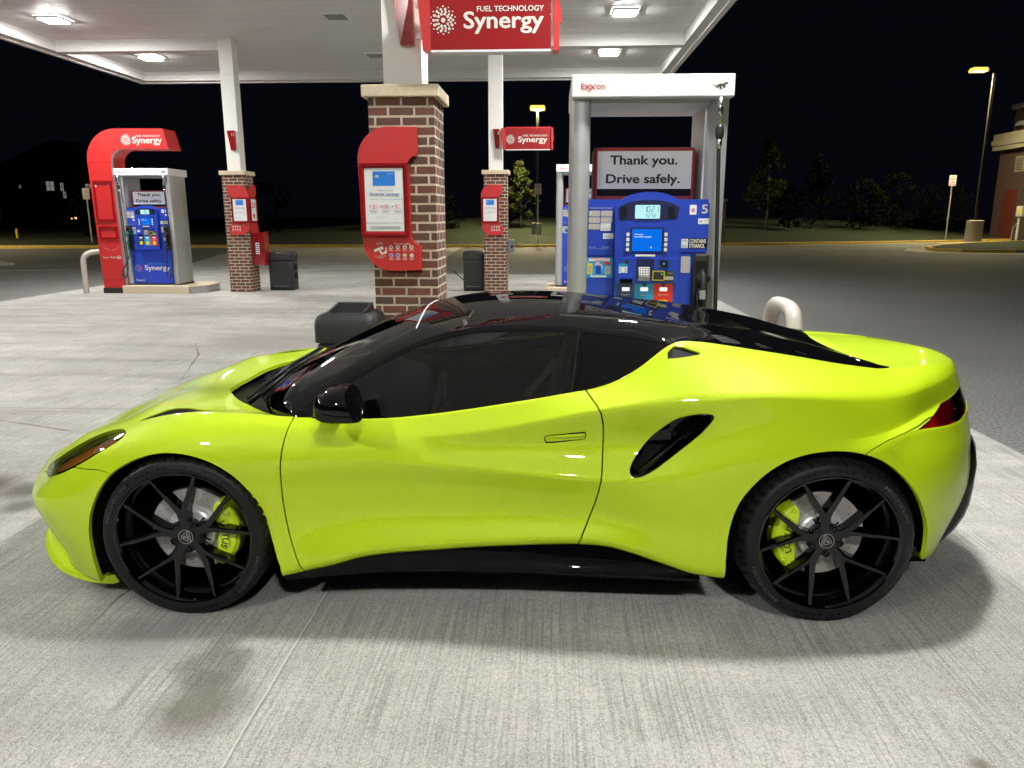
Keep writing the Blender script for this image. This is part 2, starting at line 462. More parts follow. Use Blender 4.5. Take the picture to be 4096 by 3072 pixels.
# kerb along the far side of the lot
def kerb_strip(name, path, m, w=.15, h=.15, gutter=None):
    mb = MB(); P = []
    for i, (x, y) in enumerate(path):
        a = Vector(path[max(i-1, 0)]); b = Vector(path[min(i+1, len(path)-1)])
        d = (b-a).normalized(); n = Vector((-d.y, d.x))
        P.append((Vector((x, y)), n))
    sec = [(0, .0), (.0, h-.02), (.02, h), (w, h), (w, 0)]
    loops = [[(p.x+n.x*s_, p.y+n.y*s_, z) for s_, z in sec] for p, n in P]
    mb.loft(loops, closed=True, cap=True)
    o = mb.build(name, m); tag(o, kind='structure')
    if gutter:
        g = MB(); g.loft([[(p.x-n.x*gutter, p.y-n.y*gutter, .009), (p.x, p.y, .009)] for p, n in P], closed=False)
        o2 = g.build("gutter", M['kerbc']); tag(o2, kind='structure')
kerb_strip("kerb", KERB, M['kerb'], gutter=.45)
# planted island by the store
isl = [(60,38.2),(34,36.6),(24,35.2),(20.2,34.6),(18.2,35.0),(17.6,36.2),(18.2,38.0),(20.5,41.2),(23.5,44.4),(27,46.9),(30,48.6)]
mb = MB(); n_ = len(isl); mb.v = [(x, y, .13) for x, y in isl]; mb.face(range(n_)); mb.v += [(x, y, 0) for x, y in isl]
o = mb.build("planted_island", M['grass']); tag(o, kind='structure')
kerb_strip("island_kerb", isl[3:11], M['kerb'], w=.16)
kerb_strip("island_kerb_bare", [(60,38.2),(34,36.6),(24,35.2),(20.2,34.6)], M['kerbc'], w=.16, gutter=.5)
plane_obj("island_apron", [(60,36.9),(34,35.2),(24,33.8),(19.4,33.2),(16.7,34.6),(16.4,36.6),(17.6,38.9),(18.6,39.2),(18.0,37.6),(17.5,36.3),(18.2,34.9),(20.2,34.5),(24,35.1),(34,36.5),(60,38.1)], 0.010, M['kerbc'])
# left median tip and painted line
kerb_strip("median_tip", [(-30,27.6),(-21,25.9),(-18.9,25.3),(-17.7,24.3),(-18.0,23.4),(-19.5,22.6),(-30,21.2)][::-1], M['kerbc'], w=.3, h=.08)
plane_obj("median_surface", [(-30,21.4),(-19.5,22.8),(-18.2,23.5),(-18.0,24.2),(-19.0,25.0),(-30,27.2)], .07, M['kerbc'])
plane_obj("painted_line", [(-14.5,22.15),(-14.5,22.4),(-30,17.9),(-30,17.5)], .006, M['kerbc'])
gm2 = mat("dry_mulch", (.06,.035,.02), .95, noise=.5, nscale=15)

# ------------------------------------------------------------------ canopy
CX0, CX1, CY0, CY1 = -10.45, 2.82, -8.6, 19.85
ZS, ZF = 5.11, 4.86
cano = empty("canopy", (-3.8, 11, 0), 0, "white flat fuel station canopy overhead with stepped fascia and two cross beams", "canopy")
def loc(o, p):   # keep world coordinates under a translated parent
    o.location = (-p.location[0], -p.location[1], -p.location[2]); return o
sm = mat("white_soffit_deck", (.64,.63,.61), .5); t = NT(sm); tc = t.n("TexCoord"); sp = t.n("SeparateXYZ"); t.l(tc.outputs["Object"], sp.inputs[0])
w = t.math('FRACT', t.math('MULTIPLY', sp.outputs[1], 1/.30))
ed = t.ramp(t.math('ABSOLUTE', t.math('SUBTRACT', w, .5)), .44, .5, 0, 1)
nz = t.noise(t.mapv(tc.outputs["Object"], (.6, 3, 1)), 1.5, 4)
t.l(t.mix(t.math('MULTIPLY', ed, .35), t.mix(t.ramp(nz, .3, .7), (.68,.675,.66), (.77,.765,.75)), (.42,.41,.40)), t.b.inputs["Base Color"]); t.bump(ed, .4, .01)
mb = MB(); mb.box(CX0+.1, CX1-.1, CY0+.1, CY1-.1, ZS, ZS+.5)
loc(mb.build("soffit_deck", sm, cano), cano)
mb = MB()
for (x0, x1, y0, y1) in ((CX0, CX0+.10, CY0, CY1), (CX1-.10, CX1, CY0, CY1), (CX0+.10, CX1-.10, CY0, CY0+.10), (CX0+.10, CX1-.10, CY1-.10, CY1)):
    mb.box(x0, x1, y0, y1, ZF, ZS+.75)
loc(mb.build("fascia", M['soffit'], cano), cano)
mb = MB()   # inner stepped gutter inside the fascia
for (x0, x1, y0, y1) in ((CX0+.102, CX0+.26, CY0+.102, CY1-.102), (CX1-.26, CX1-.102, CY0+.102, CY1-.102), (CX0+.262, CX1-.262, CY0+.102, CY0+.26), (CX0+.262, CX1-.262, CY1-.26, CY1-.102)):
    mb.box(x0, x1, y0, y1, ZF+.035, ZS-.003)
loc(mb.build("gutter_trim", M['soffit'], cano), cano)
for (x0, x1, y) in ((CX0+.263, -6.80, 16.2), (-1.0, CX1-.263, 16.2), (CX0+.263, -6.75, 5.9), (-.93, CX1-.263, 5.9)):
    mb = MB(); mb.box(x0, x1, y-.13, y+.13, ZF+.02, ZS-.003)
    loc(mb.build("outrigger_beam", M['soffit'], cano), cano)

def canopy_light(x, y, lit, label, group):
    e = empty("canopy_light", (x, y, ZS), 0, label, "light", group)
    mb = MB(); s = .235 if lit else .23
    mb.loft([[(sx*a, sy*a, z) for sx, sy in ((-1,-1),(1,-1),(1,1),(-1,1))] for a, z in ((s, -.002), (s, -.012), (s*.92, -.040), (s*.80, -.043))], closed=True)
    mb.build("fixture_frame", M['white'], e)
    mb = MB(); a = s*.78
    mb.loft([[(sx*q, sy*q, z) for sx, sy in ((-1,-1),(1,-1),(1,1),(-1,1))] for q, z in ((a, -.040), (a*.96, -.052))], closed=True, cap=True)
    mb.build("lens", M['lampon'] if lit else M['lampoff'], e)
    return e
LG = "lit square lights set in the canopy soffit"
canopy_light(-9.1, 14.4, True, "lit canopy light at the upper left, nearer one above the red arch", LG)
canopy_light(-9.1, 17.8, True, "lit canopy light behind the left outrigger beam, beside the left white post", LG)
canopy_light(1.24, 14.4, True, "lit canopy light right of the large red hanging sign, the nearer of the right pair", LG)
canopy_light(1.22, 17.8, True, "lit canopy light above the near dispenser's white header, the farther of the right pair", LG)
for (x, y) in ((-9.1, 7.6), (-9.1, 4.2), (1.2, 7.6), (1.2, 4.2), (1.2, -2.6), (-3.9, -2.6)):
    canopy_light(x, y, True, "lit canopy light directly overhead, above or behind the camera", LG)
LG2 = "unlit square fixtures in the canopy soffit"
canopy_light(-3.9, 14.4, False, "unlit square canopy fixture, the nearer and larger of the two dark ones", LG2)
canopy_light(-3.95, 17.75, False, "unlit square canopy fixture beside the near post, farther and smaller of two", LG2)

# ------------------------------------------------------------------ banners / signs
def burst(mb, cx, cz, r, y, aspect=1.0):
    """ring pattern of dots round a centre dot"""
    random.seed(3)
    mb.disc_y(cx, cz, r*.17, y, 14)
    for ring, (rr, n, s0, s1) in enumerate(((.42, 10, .085, .125), (.58, 13, .055, .095), (.74, 14, .07, .11), (.93, 14, .045, .065))):
        for k in range(n):
            a = 2*math.pi*(k + .5*(ring % 2))/n
            mb.disc_y(cx + rr*r*math.cos(a), cz + rr*r*1.04*math.sin(a), r*random.uniform(s0, s1), y, 9)
def arc(cx, cz, r, a0, a1, n=10, rz=None):
    rz = rz or r
    return [(cx+r*math.cos(R(a0+(a1-a0)*k/n)), cz+rz*math.sin(R(a0+(a1-a0)*k/n))) for k in range(n+1)]

def banner(parent, flip=1, detail=1):
    """red C-shaped poster board; local origin at pillar face centre-left, X right, Z up, front towards -Y"""
    W = lambda x: x*flip
    # outline in local coords (x from -.235 .. .205)
    pts = [(.205, 2.225), (.205, 2.035)] + arc(.205, 1.955, .075, 90, 178, 6) + [(.140, 1.955), (.145, 1.465)] + arc(.215, 1.455, .072, 178, 270, 6)[0:0]
    pts += [(.150, 1.440), (.170, 1.41), (.205, 1.395), (.215, 1.395), (.215, 1.213)]
    pts += arc(.0, 1.42, .212, 270, 180, 10)[0:]
    pts += [(-.212, 1.47), (-.228, 1.98)] + arc(-.0, 2.0, .228, 180, 90, 12)
    pts = [(W(x), z) for x, z in pts]
    if flip > 0: pts = pts[::-1]
    mb = MB(); mb.prism_y(pts, -.05, -.004)
    b = mb.build("board", M['red'], parent)
    mb = MB()   # raised frame
    def fr(x0, x1, z0, z1, y0, w, y1):
        o_ = [(x0, z0), (x1, z0), (x1, z1), (x0, z1)]; i_ = [(x0+w, z0+w), (x1-w, z0+w), (x1-w, z1-w), (x0+w, z1-w)]
        mb.loft([[(x, y1, z) for x, z in o_], [(x, y0, z) for x, z in o_], [(x, y0, z) for x, z in [(x0+w*.5, z0+w*.5), (x1-w*.5, z0+w*.5), (x1-w*.5, z1-w*.5), (x0+w*.5, z1-w*.5)]], [(x, y0+.012, z) for x, z in i_]], closed=True)
    xa, xb = sorted((W(-.212), W(.137)))
    fr(xa, xb, 1.462, 1.975, -.085, .034, -.051)
    mb.build("poster_frame", M['redgloss'], parent)
    mb = MB(); px0, px1, pz0, pz1 = xa+.033, xb-.033, 1.494, 1.943
    mb.box(px0, px1, -.071, -.067, pz0, pz1)
    p = mb.build("poster", M['paper'], parent)
    pw = px1-px0
    X = lambda u: px0+u*pw
    mb = MB(); mb.rrect_y(X(.22), X(.79), pz0+.325, pz0+.425, -.0735, .006, .002)
    c = mb.build("card_picture", M['cardblue'], parent)
    mb = MB(); mb.rrect_y(X(.28), X(.37), pz0+.380, pz0+.398, -.0745, .003, .0008)
    mb.rect_y(X(.0), X(.58), pz0+.0585, pz0+.0615, -.0745); mb.build("card_chip", [M['grey']], parent)
    mb = MB()
    if detail:
        text_fit(mb, "Smart card.", X(.33), X(.74), pz0+.285, pz0+.302, -.0745)
        text_fit(mb, "Everyday savings.", X(.40), X(.70), pz0+.224, pz0+.234, -.0745)
        for k, (a, b_) in enumerate(((.11, .31), (.43, .62), (.74, .95))):
            for q in range(3): mb.rect_y(X(a+.01*q), X(b_-.012*q), pz0+.148-.008*q, pz0+.151-.008*q, -.0745)
        text_fit(mb, "Apply today at", X(.28), X(.50), pz0+.098, pz0+.106, -.0745)
        for q in range(4): mb.rect_y(X(.12), X(.90-.03*(q == 3)), pz0+.036-.006*q, pz0+.0385-.006*q, -.0745)
        mb.build("small_print", M['textgrey'], parent)
    mb = MB()
    text_fit(mb, "Smarter savings.", X(.13), X(.91), pz0+.248, pz0+.278, -.0745, .006)
    mb.rect_y(X(.12), X(.37), pz0+.2285, pz0+.2305, -.0745); mb.rect_y(X(.72), X(.97), pz0+.2285, pz0+.2305, -.0745)
    mb.disc_y(X(.405), pz0+.178, .0055, -.0745); mb.disc_y(X(.705), pz0+.178, .0055, -.0745)
    mb.rect_y(X(.0), X(.58), pz0+.0602, pz0+.0625, -.0748)
    mb.build("poster_heading", M['textblue'], parent)
    mb = MB()
    text_fit(mb, "12", X(.12), X(.26), pz0+.163, pz0+.192, -.0745, .004)
    text_fit(mb, "10", X(.45), X(.58), pz0+.163, pz0+.192, -.0745, .004)
    text_fit(mb, "5", X(.77), X(.83), pz0+.163, pz0+.192, -.0745, .004)
    if detail:
        text_fit(mb, "¢", X(.275), X(.305), pz0+.180, pz0+.193, -.0745); text_fit(mb, "¢", X(.595), X(.625), pz0+.180, pz0+.193, -.0745)
        text_fit(mb, "%", X(.845), X(.89), pz0+.181, pz0+.191, -.0745)
        text_fit(mb, "/gal", X(.275), X(.34), pz0+.163, pz0+.173, -.0745); text_fit(mb, "/gal", X(.595), X(.66), pz0+.163, pz0+.173, -.0745)
        text_fit(mb, "back", X(.845), X(.93), pz0+.163, pz0+.172, -.0745)
        text_fit(mb, "Exxon", X(.61), X(.73), pz0+.058, pz0+.067, -.0745, .004)
        mb.rect_y(X(.88), X(.985), pz0+.0585, pz0+.061, -.0748)
    mb.build("poster_prices", M['textred'], parent)
    if detail:
        mb = MB(); text_fit(mb, "Mobil", X(.75), X(.86), pz0+.059, pz0+.067, -.0745, .004)
        text_fit(mb, "Exxon  Mobil", X(.245), X(.50), pz0+.405, pz0+.413, -.0745); mb.build("poster_brand", M['textblue'], parent)
        mb = MB(); text_fit(mb, "Smart Card+", X(.61), X(.76), pz0+.405, pz0+.412, -.0746); mb.build("card_lettering", M['paper'], parent)
    mb = MB()
    cx = lambda v: W(v) if flip > 0 else W(v)
    def T(s, x0, x1, z0, z1, b=.0):
        a, c_ = sorted((W(x0), W(x1))); text_fit(mb, s, a, c_, z0, z1, -.0515, b)
    T("CCTV", -.115, -.065, 1.398, 1.414, .02)
    T("For your safety", .022, .140, 1.394, 1.413, .01)
    if detail:
        # camera pictogram
        a = [(-.135,1.362),(-.068,1.388),(-.060,1.368),(-.128,1.345)]; mb.prism_y([(W(x), z) for x, z in (a[::-1] if flip > 0 else a)], -.0525, -.0505)
        a = [(-.095,1.352),(-.080,1.358),(-.072,1.338),(-.045,1.358),(-.048,1.335),(-.080,1.325)]; mb.prism_y([(W(x), z) for x, z in (a[::-1] if flip > 0 else a)], -.0525, -.0505)
        mb.box(*sorted((W(-.048), W(-.038))), -.0525, -.0505, 1.335, 1.378)
        T("Area under CCTV", -.135, -.045, 1.312, 1.320); T("surveillance", -.115, -.062, 1.300, 1.308)
    for r_ in range(2):
        for k in range(4):
            x = -.006+.051*k; z = 1.381-.060*r_
            mb.disc_y(W(x), z, .0145, -.0515, 16)
            for q in range(2+r_): 
                a_, b_ = sorted((W(x-.016), W(x+.016))); mb.rect_y(a_, b_, z-.021-.006*q, z-.0185-.006*q, -.0515)
    mb.build("safety_notices", M['whitetext'], parent)
    if detail:
        mb = MB()
        for k in range(4):
            x = -.006+.051*k; z = 1.381; a = [(x-.007, z-.003), (x+.006, z-.005), (x+.008, z+.002), (x-.002, z+.007)]
            mb.prism_y([(W(p), q) for p, q in a], -.0525, -.052)
        mb.prism_y([(W(p), q) for p, q in ((.083,1.312),(.109,1.312),(.096,1.334))], -.0527, -.052)
        mb.build("pictograms", M['textblack'], parent)
        mb = MB()
        for k in (0, 1): mb.disc_y(W(-.006+.051*k), 1.321, .011, -.0522, 14)
        mb.build("blue_pictograms", M['cardblue'], parent)
        mb = MB(); mb.prism_y([(W(p), q) for p, q in ((.085,1.3135),(.107,1.3135),(.096,1.332))], -.0532, -.0528)
        mb.build("warning_triangle", M['yellowp'], parent)

def pillar(x0, y0, label, w=.475):
    e = empty("canopy_pillar", (x0+w/2, y0+w/2, 0), 0, label, "pillar", "brick canopy pillars with white posts")
    h = w/2
    mb = MB(); mb.box(-h, h, -h, h, 0, 2.43); mb.build("brick_base", M['brick'], e)
    mb = MB(); mb.bbox(-h-.04, h+.04, -h-.04, h+.04, 2.431, 2.515, .008); mb.build("cap_stone", M['stone'], e)
    mb = MB(); mb.box(-.14, .14, -.14, .14, 2.516, ZS-.004); mb.box(-.17, .17, -.17, .17, ZS-.03, ZS-.0045)
    mb.build("white_post", M['post'], e)
    return e
P_near = pillar(-1.325, 5.65, "near brick pillar right behind the lime sports car, white post on top")
P_left = pillar(-6.885, 15.95, "far left brick pillar with posters on two sides and number 11 plate")
P_mid = pillar(-1.405, 15.95, "far middle brick pillar seen between near pillar and near dispenser")
def banner_at(x, y, flip, label, detail=1, rz=0):
    e = empty("poster_board", (x, y, 0), rz, label, "poster board", "red C shaped poster boards on the pillars")
    banner(e, flip, detail); return e
banner_at(-1.178, 5.65, 1, "large red poster board with blue card picture on the near brick pillar")
banner_at(-6.56, 15.95, -1, "small red poster board on front of far left pillar, curved edge to the right", 0)
banner_at(-1.235, 15.95, 1, "small red poster board on the front of the far middle pillar", 0)
# board on the right-hand face of the far left pillar
e = banner_at(-6.405, 16.19, 1, "dark red poster board with large 3X lettering on right side of far left pillar", 0, R(90))
for ch in list(e.children):
    if ch.name.split('.')[0] in ('card_picture', 'card_chip', 'poster_heading', 'poster_prices', 'safety_notices'):
        bpy.data.objects.remove(ch)
mb = MB(); text_fit(mb, "3X", -.155, .08, 1.76, 1.88, -.0745, .02); mb.disc_y(-.04, 1.60, .05, -.0745)
mb.build("poster_lettering", M['textred'], e)

def num_plate(px, py, txt, label):
    e = empty("pump_number_plate", (px, py, 0), 0, label, "number plate", "red number plates on the white posts")
    mb = MB(); mb.loft([[(-.075,-.03,.14),(.065,-.03,.14),(.065,0,.14),(-.075,0,.14)],[(-.085,-.03,.31),(.068,-.03,.31),(.068,0,.31),(-.085,0,.31)]][::-1] if 0 else
        [[(-.045,-.04,0),(.055,-.055,0),(.055,-.002,0),(-.045,-.002,0)],[(-.105,-.04,.42),(.055,-.055,.42),(.055,-.002,.42),(-.105,-.002,.42)]], True, True)
    mb.build("plate", M['redgloss'], e)
    mb = MB(); text_fit(mb, txt, .018 if len(txt) < 2 else .0, .052, .30, .37, -.058, .01); mb.build("number", M['whitetext'], e)
    e.location.z = 0
    return e
n1 = num_plate(-1.045, 5.745, "5", "large red number 5 plate on the near white post, cut by the photo's top"); n1.location.z = 2.79
n2 = num_plate(-6.62, 16.045, "11", "small red number 11 plate on the far left white post"); n2.location.z = 2.93; n2.scale = (1.0,1,.92)
n3 = num_plate(-1.13, 16.045, "1", "small red number plate on the far middle white post"); n3.location.z = 2.94; n3.scale = (.8,1,.9)

def hang_sign(x0, x1, z0, z1, y, label):
    e = empty("hanging_sign", (x0, y, z0), 0, label, "sign", "red signs fixed to the white posts")
    w, h = x1-x0, z1-z0
    mb = MB(); mb.box(.045, w-.055, 0, .10, .0, h); mb.build("sign_panel", M['redgloss'], e)
    mb = MB()
    mb.loft([[(-.01,-.012,0),(.044,-.012,0),(.044,.112,0),(-.01,.112,0)],[(-.045,-.012,h),(.044,-.012,h),(.044,.112,h),(-.045,.112,h)]], True, True)
    mb.box(w-.038, w, -.014, .114, -.01, h+.004); mb.box(w+.0005, w+.012, .02, .05, h*.42, h*.66)
    mb.box(.0445, w-.0385, -.004, .104, h+.0005, h+.02)
    mb.build("sign_frame", M['red'], e)
    mb = MB(); mb.box(.046, w-.056, -.006, .106, -.014, -.0005); mb.build("bottom_rail", M['white'], e)
    mb = MB(); y_ = -.003
    bx = .045+.10*w; 
    burst(mb, .145*w, h*.472, .098*w, y_)
    text_fit(mb, "FUEL TECHNOLOGY", w*.395, w*.885, h*.60, h*.685, y_, .018)
    text_fit(mb, "Synergy", w*.295, w*.885, h*.25, h*.605, y_, .022)
    mb.build("sign_lettering", M['whitetext'], e)
    mb = MB(); mb.box(-.06, -.012, .03, .07, h*.2, h*.28); mb.box(-.06, -.012, .03, .07, h*.7, h*.78); mb.build("bracket", M['post'], e)
    return e
hang_sign(-.885, .035, 2.712, 3.112, 5.50, "large red Synergy sign hanging from the near white post")
hang_sign(-1.0, .005, 2.915, 3.325, 15.92, "small red Synergy sign on the far middle white post")
# ================================================================== DISPENSERS
def cat_pts():
    """running big cat outline, unit box"""
    return [(0,.62),(.12,.70),(.25,.62),(.36,.60),(.40,.72),(.55,.80),(.70,.80),(.82,.95),(.93,1.0),(1.0,.86),(.97,.76),(.88,.70),(.80,.60),(.84,.40),(.78,.18),(.72,.20),(.70,.42),(.62,.52),(.58,.30),(.66,.05),(.58,.0),(.50,.28),(.46,.48),(.40,.34),(.28,.30),(.27,.38),(.36,.50),(.24,.54),(.12,.62)]
def nozzle(mb, x, y, z):
    """hanging fuel nozzle: spout in boot, body, lever guard, swivel"""
    mb.smooth = True
    mb.tube([(x-.004, y-.02, z+.22), (x, y-.045, z+.19), (x+.004, y-.06, z+.13), (x+.006, y-.062, z+.03), (x+.004, y-.055, z-.04)], [.012, .020, .025, .023, .017], 12)
    mb.tube([(x-.02, y-.05, z+.10), (x-.038, y-.075, z+.06), (x-.034, y-.08, z-.02), (x-.006, y-.062, z-.045)], .006, 8)
    mb.loft([[(x+.052*math.cos(a)*q, y-.035+dy+.012*math.sin(a)*q, z+.165+.036*math.sin(a)*q) for a in np.linspace(0, 2*math.pi, 20, endpoint=False)] for q, dy in ((.3, .012), (1, 0), (.3, -.012))], True, True)
    mb.smooth = False
def pump(name_label, num, detail=True, left_hose=False, yellow=False, hose_right=True):
    """local: X 0..1.035 wide, front face at Y=0 (towards -Y), depth .72; origin at ground"""
    e = empty("fuel_dispenser", (0,0,0), 0, name_label, "fuel dispenser", "blue and white fuel dispensers under the canopy")
    D = .72
    mb = MB(); mb.box(-.02, 1.06, -.06, D+.06, 0, .012); mb.box(.01, 1.03, .03, D-.03, .0125, .17); mb.build("base_frame", M['black'], e)
    # rounded aluminium side columns
    for s in (0, 1):
        mb = MB(); mb.smooth = True
        x0, x1 = (.0, .128) if s == 0 else (.905, 1.035)
        def colsec(z):
            p = []
            if s == 0:
                p = [(x1,.05),(x1-.012,.022),(x1-.05,.006),(x0+.045,.010),(x0+.012,.035),(x0,.09),(x0,D-.09),(x0+.012,D-.035),(x0+.045,D-.01),(x1-.05,D-.006),(x1-.012,D-.022),(x1,D-.05)]
            else:
                p = [(x0,.10),(x0+.014,.05),(x0+.05,.015),(x1-.05,.004),(x1-.014,.020),(x1,.07),(x1,D-.09),(x1-.012,D-.035),(x1-.045,D-.01),(x0+.05,D-.006),(x0+.012,D-.022),(x0,D-.05)]
            return [(x, y, z) for x, y in p]
        mb.loft([colsec(.17), colsec(2.352)], True, True)
        o = mb.build("side_column", M['alu'], e, angle=40)
        mb = MB(); xx = .118 if s == 0 else .905
        mb.box(*( (xx-.0, xx+.013) if s == 0 else (xx-.013, xx) ), .12, D-.12, .18, 2.350); mb.build("column_trim", M['alul'], o)
    mb = MB(); mb.bbox(-.004, 1.040, -.055, D+.055, 2.354, 2.494, .008)
    hd = mb.build("header", M['white'], e)
    mb = MB(); mb.box(.13, .905, .03, D-.03, 2.325, 2.3535); mb.build("header_underside", M['alu'], e)
    mb = MB(); mb.tube([(.16,.3,2.495),(.19,.3,2.515),(.215,.3,2.50)], .009, 8); mb.tube([(.82,.3,2.495),(.85,.3,2.52),(.875,.3,2.50)], .009, 8); mb.build("lifting_eye", M['steel'], e)
    mb = MB(); text_fit(mb, "E", .057, .078, 2.405, 2.440, -.0575, .02); text_fit(mb, "on", .156, .207, 2.405, 2.432, -.0575, .02)
    for k, (xa, xb, za, zb) in enumerate(((.082,.112,2.402,2.434),(.104,.150,2.388,2.434))):
        w = .0045
        mb.prism_y([(xa-w,za),(xa+w,za),(xb+w,zb),(xb-w,zb)], -.0578, -.0560); mb.prism_y([(xb-w,za+.003),(xb+w,za+.003),(xa+w,zb),(xa-w,zb)] if k == 0 else [(.138,2.405),(.147,2.405),(.120,2.434),(.111,2.434)], -.0584, -.0560)
    mb.build("header_lettering", M['textred'], e)
    mb = MB()
    n0 = len(mb.v); mb.v += [(.888+.108*u, -.0575, 2.395+.048*v) for u, v in cat_pts()]; mb.face(range(n0, n0+len(cat_pts())))
    mb.build("running_cat_emblem", M['textgrey'] if 0 else mat_cat, e)
    # upper sign
    Y = .20
    mb = MB(); mb.bbox(.166, .862, Y+.02, Y+.32, 1.700, 2.068, .02); mb.build("sign_box", M['redb2'], e)
    mb = MB(); mb.rect_y(.190, .838, 1.790, 2.042, Y+.017); mb.build("sign_face", M['signface'], e)
    mb = MB(); mb.rect_y(.190, .838, 1.742, 1.789, Y+.017)
    mb.build("sign_band", M['blackmatte'], e)
    mb = MB(); text_fit(mb, "Thank you.", .275, .738, 1.932, 2.014, Y+.014, .028); text_fit(mb, "Drive safely.", .250, .760, 1.808, 1.890, Y+.014, .028)
    mb.build("sign_lettering", M['textblack'], e)
    # blue body
    mb = MB(); mb.box(.105, .965, .04, D-.04, .86, 1.715); mb.build("upper_panel", M['blue'], e)
    for q_ in ((.128, .30, 1.345, 1.685), (.128, .30, .87, 1.325), (.730, .945, 1.365, 1.69), (.730, .820, .87, 1.350)):
        mb = MB(); mb.box(q_[0], q_[1], .032, .0398, q_[2], q_[3]); mb.build("panel_inset", M['blue2'], e)
    mb = MB(); mb.box(.128, .905, .05, D-.05, .175, .858); mb.build("lower_door", M['blue2'], e)
    # arched head unit
    mb = MB()
    ar = [(.312, .875), (.735, .875), (.745, 1.665)] + [(.3125+.216+.2195*math.cos(R(a)), 1.655+.108*math.sin(R(a))) for a in range(8, 173, 8)] + [(.302, 1.665)]
    mb.prism_y(ar, -.035, .0315)
    hu = mb.build("head_unit", M['blue2'], e)
    y = -.0355
    mb = MB()
    dk = [(.330, 1.578), (.716, 1.585), (.728, 1.665)] + [(.527+.200*math.cos(R(a)), 1.648+.062*math.sin(R(a))) for a in range(15, 166, 10)] + [(.318, 1.655)]
    mb.prism_y(dk, y-.002, y+.001); mb.build("display_surround", M['navy'], hu)
    mb = MB()
    for sx in (.335, .650):
        for k in range(6): mb.box(sx, sx+.045, y-.0045, y-.0022, 1.595+.013*k, 1.601+.013*k)
    mb.build("speaker_slots", M['blackmatte'], hu)
    mb = MB(); mb.rrect_y(.433, .598, 1.588, 1.677, y-.006, .006, .004); lcd = mb.build("price_display", M['lcd'], hu)
    if detail:
        mb = MB()
        def seg(d, x, z, w, h, t):
            S = {'a':((0,1),(1,1)),'b':((1,1),(1,.5)),'c':((1,.5),(1,0)),'d':((0,0),(1,0)),'e':((0,0),(0,.5)),'f':((0,.5),(0,1)),'g':((0,.5),(1,.5))}
            T = {'0':'abcdef','1':'bc','2':'abged','3':'abgcd'}[d]
            for c in T:
                (a, b), (c2, d2) = S[c]; sk = .12*w
                xa, za, xb, zb = x+a*w+b*sk, z+b*h, x+c2*w+d2*sk, z+d2*h
                if abs(za-zb) < 1e-6: mb.quadv((xa+t*.3,y-.0075,za-t/2),(xb-t*.3,y-.0075,zb-t/2),(xb-t*.3,y-.0075,zb+t/2),(xa+t*.3,y-.0075,za+t/2))
                else: mb.quadv((xb-t/2,y-.0075,zb+t*.3),(xb+t/2,y-.0075,zb+t*.3),(xa+t/2,y-.0075,za-t*.3),(xa-t/2,y-.0075,za-t*.3))
        for d, x in zip("1021", (.490, .512, .541, .568)): seg(d, x, 1.632, .017, .034, .0032)
        for d, x in zip("3232", (.502, .522, .541, .560)): seg(d, x, 1.600, .011, .020, .0022)
        mb.build("display_digits", M['textblack'], lcd)
    mb = MB(); mb.box(.367, .672, y-.003, y+.0005, 1.362, 1.535); mb.build("screen_bezel", M['blue'], hu)
    mb = MB(); mb.box(.405, .632, y-.006, y-.0032, 1.367, 1.530); mb.build("screen_frame", M['navy'], hu)
    mb = MB(); mb.rect_y(.418, .616, 1.373, 1.520, y-.0075); scr = mb.build("screen", M['screen'], hu)
    mb = MB(); text_fit(mb, "All pumps", .434, .492, 1.478, 1.490, y-.009, .02); text_fit(mb, "have been stopped", .434, .546, 1.462, 1.474, y-.009, .02); mb.disc_y(.548, 1.398, .005, y-.009, 8)
    mb.build("screen_lettering", M['screenw'], scr)
    for k in range(4):
        for sx in (.380, .634):
            mb = MB(); mb.rrect_y(sx, sx+.020, 1.473-.0333*k, 1.496-.0333*k, y-.0125 if 0 else y-.010, .003, .006); mb.build("soft_key", M['paper'], hu)
    mb = MB(); mb.rrect_y(.444, .578, 1.338, 1.352, y-.002, .003, .0015); mb.build("notice_strip", M['paper'], hu)
    # lower controls
    mb = MB(); mb.box(.318, .728, y-.012, y+.0005, 1.160, 1.328); mb.build("control_block", M['blue2'], hu)
    y2 = y-.0125
    mb = MB(); mb.box(.452, .572, y2-.0005, y2+.0, 1.185, 1.322); mb.build("keypad_recess", M['navy'], hu)
    mb = MB(); mb.loft([[(.468,y2-.006,1.268),(.542,y2-.006,1.268)],[(.470,y2-.024,1.205),(.540,y2-.024,1.205)]], closed=False); mb.loft([[(.466,y2-.024,1.203),(.544,y2-.024,1.203)],[(.466,y2-.0,1.175),(.544,y2-.0,1.175)]], closed=False)
    kp = mb.build("keypad", M['alul'], hu)
    mb = MB()
    for r_ in range(4):
        for k in range(4): 
            f = (r_+.5)/4; mb.box(.474+.0175*k, .484+.0175*k, y2-.010-.017*f-.004, y2-.008-.017*f, 1.262-.0155*r_-.006, 1.262-.0155*r_+.001)
    mb.build("keys", M['black'], kp)
    mb = MB(); mb.box(.342, .432, y2-.035, y2-.0, 1.190, 1.208); mb.build("receipt_lip", M['blue'], hu)
    mb = MB(); mb.box(.345, .430, y2-.0012, y2-.0002, 1.158, 1.188); mb.build("receipt_slot", M['blackmatte'], hu)
    mb = MB(); mb.disc_y(.387, 1.303, .0135, y2-.006, 16, depth=.0058); mb.build("lock", M['black'], hu)
    mb = MB(); mb.rect_y(.333, .395, 1.225, 1.290, y2-.0008); mb.build("instructions", M['cyan'], hu)
    mb = MB(); 
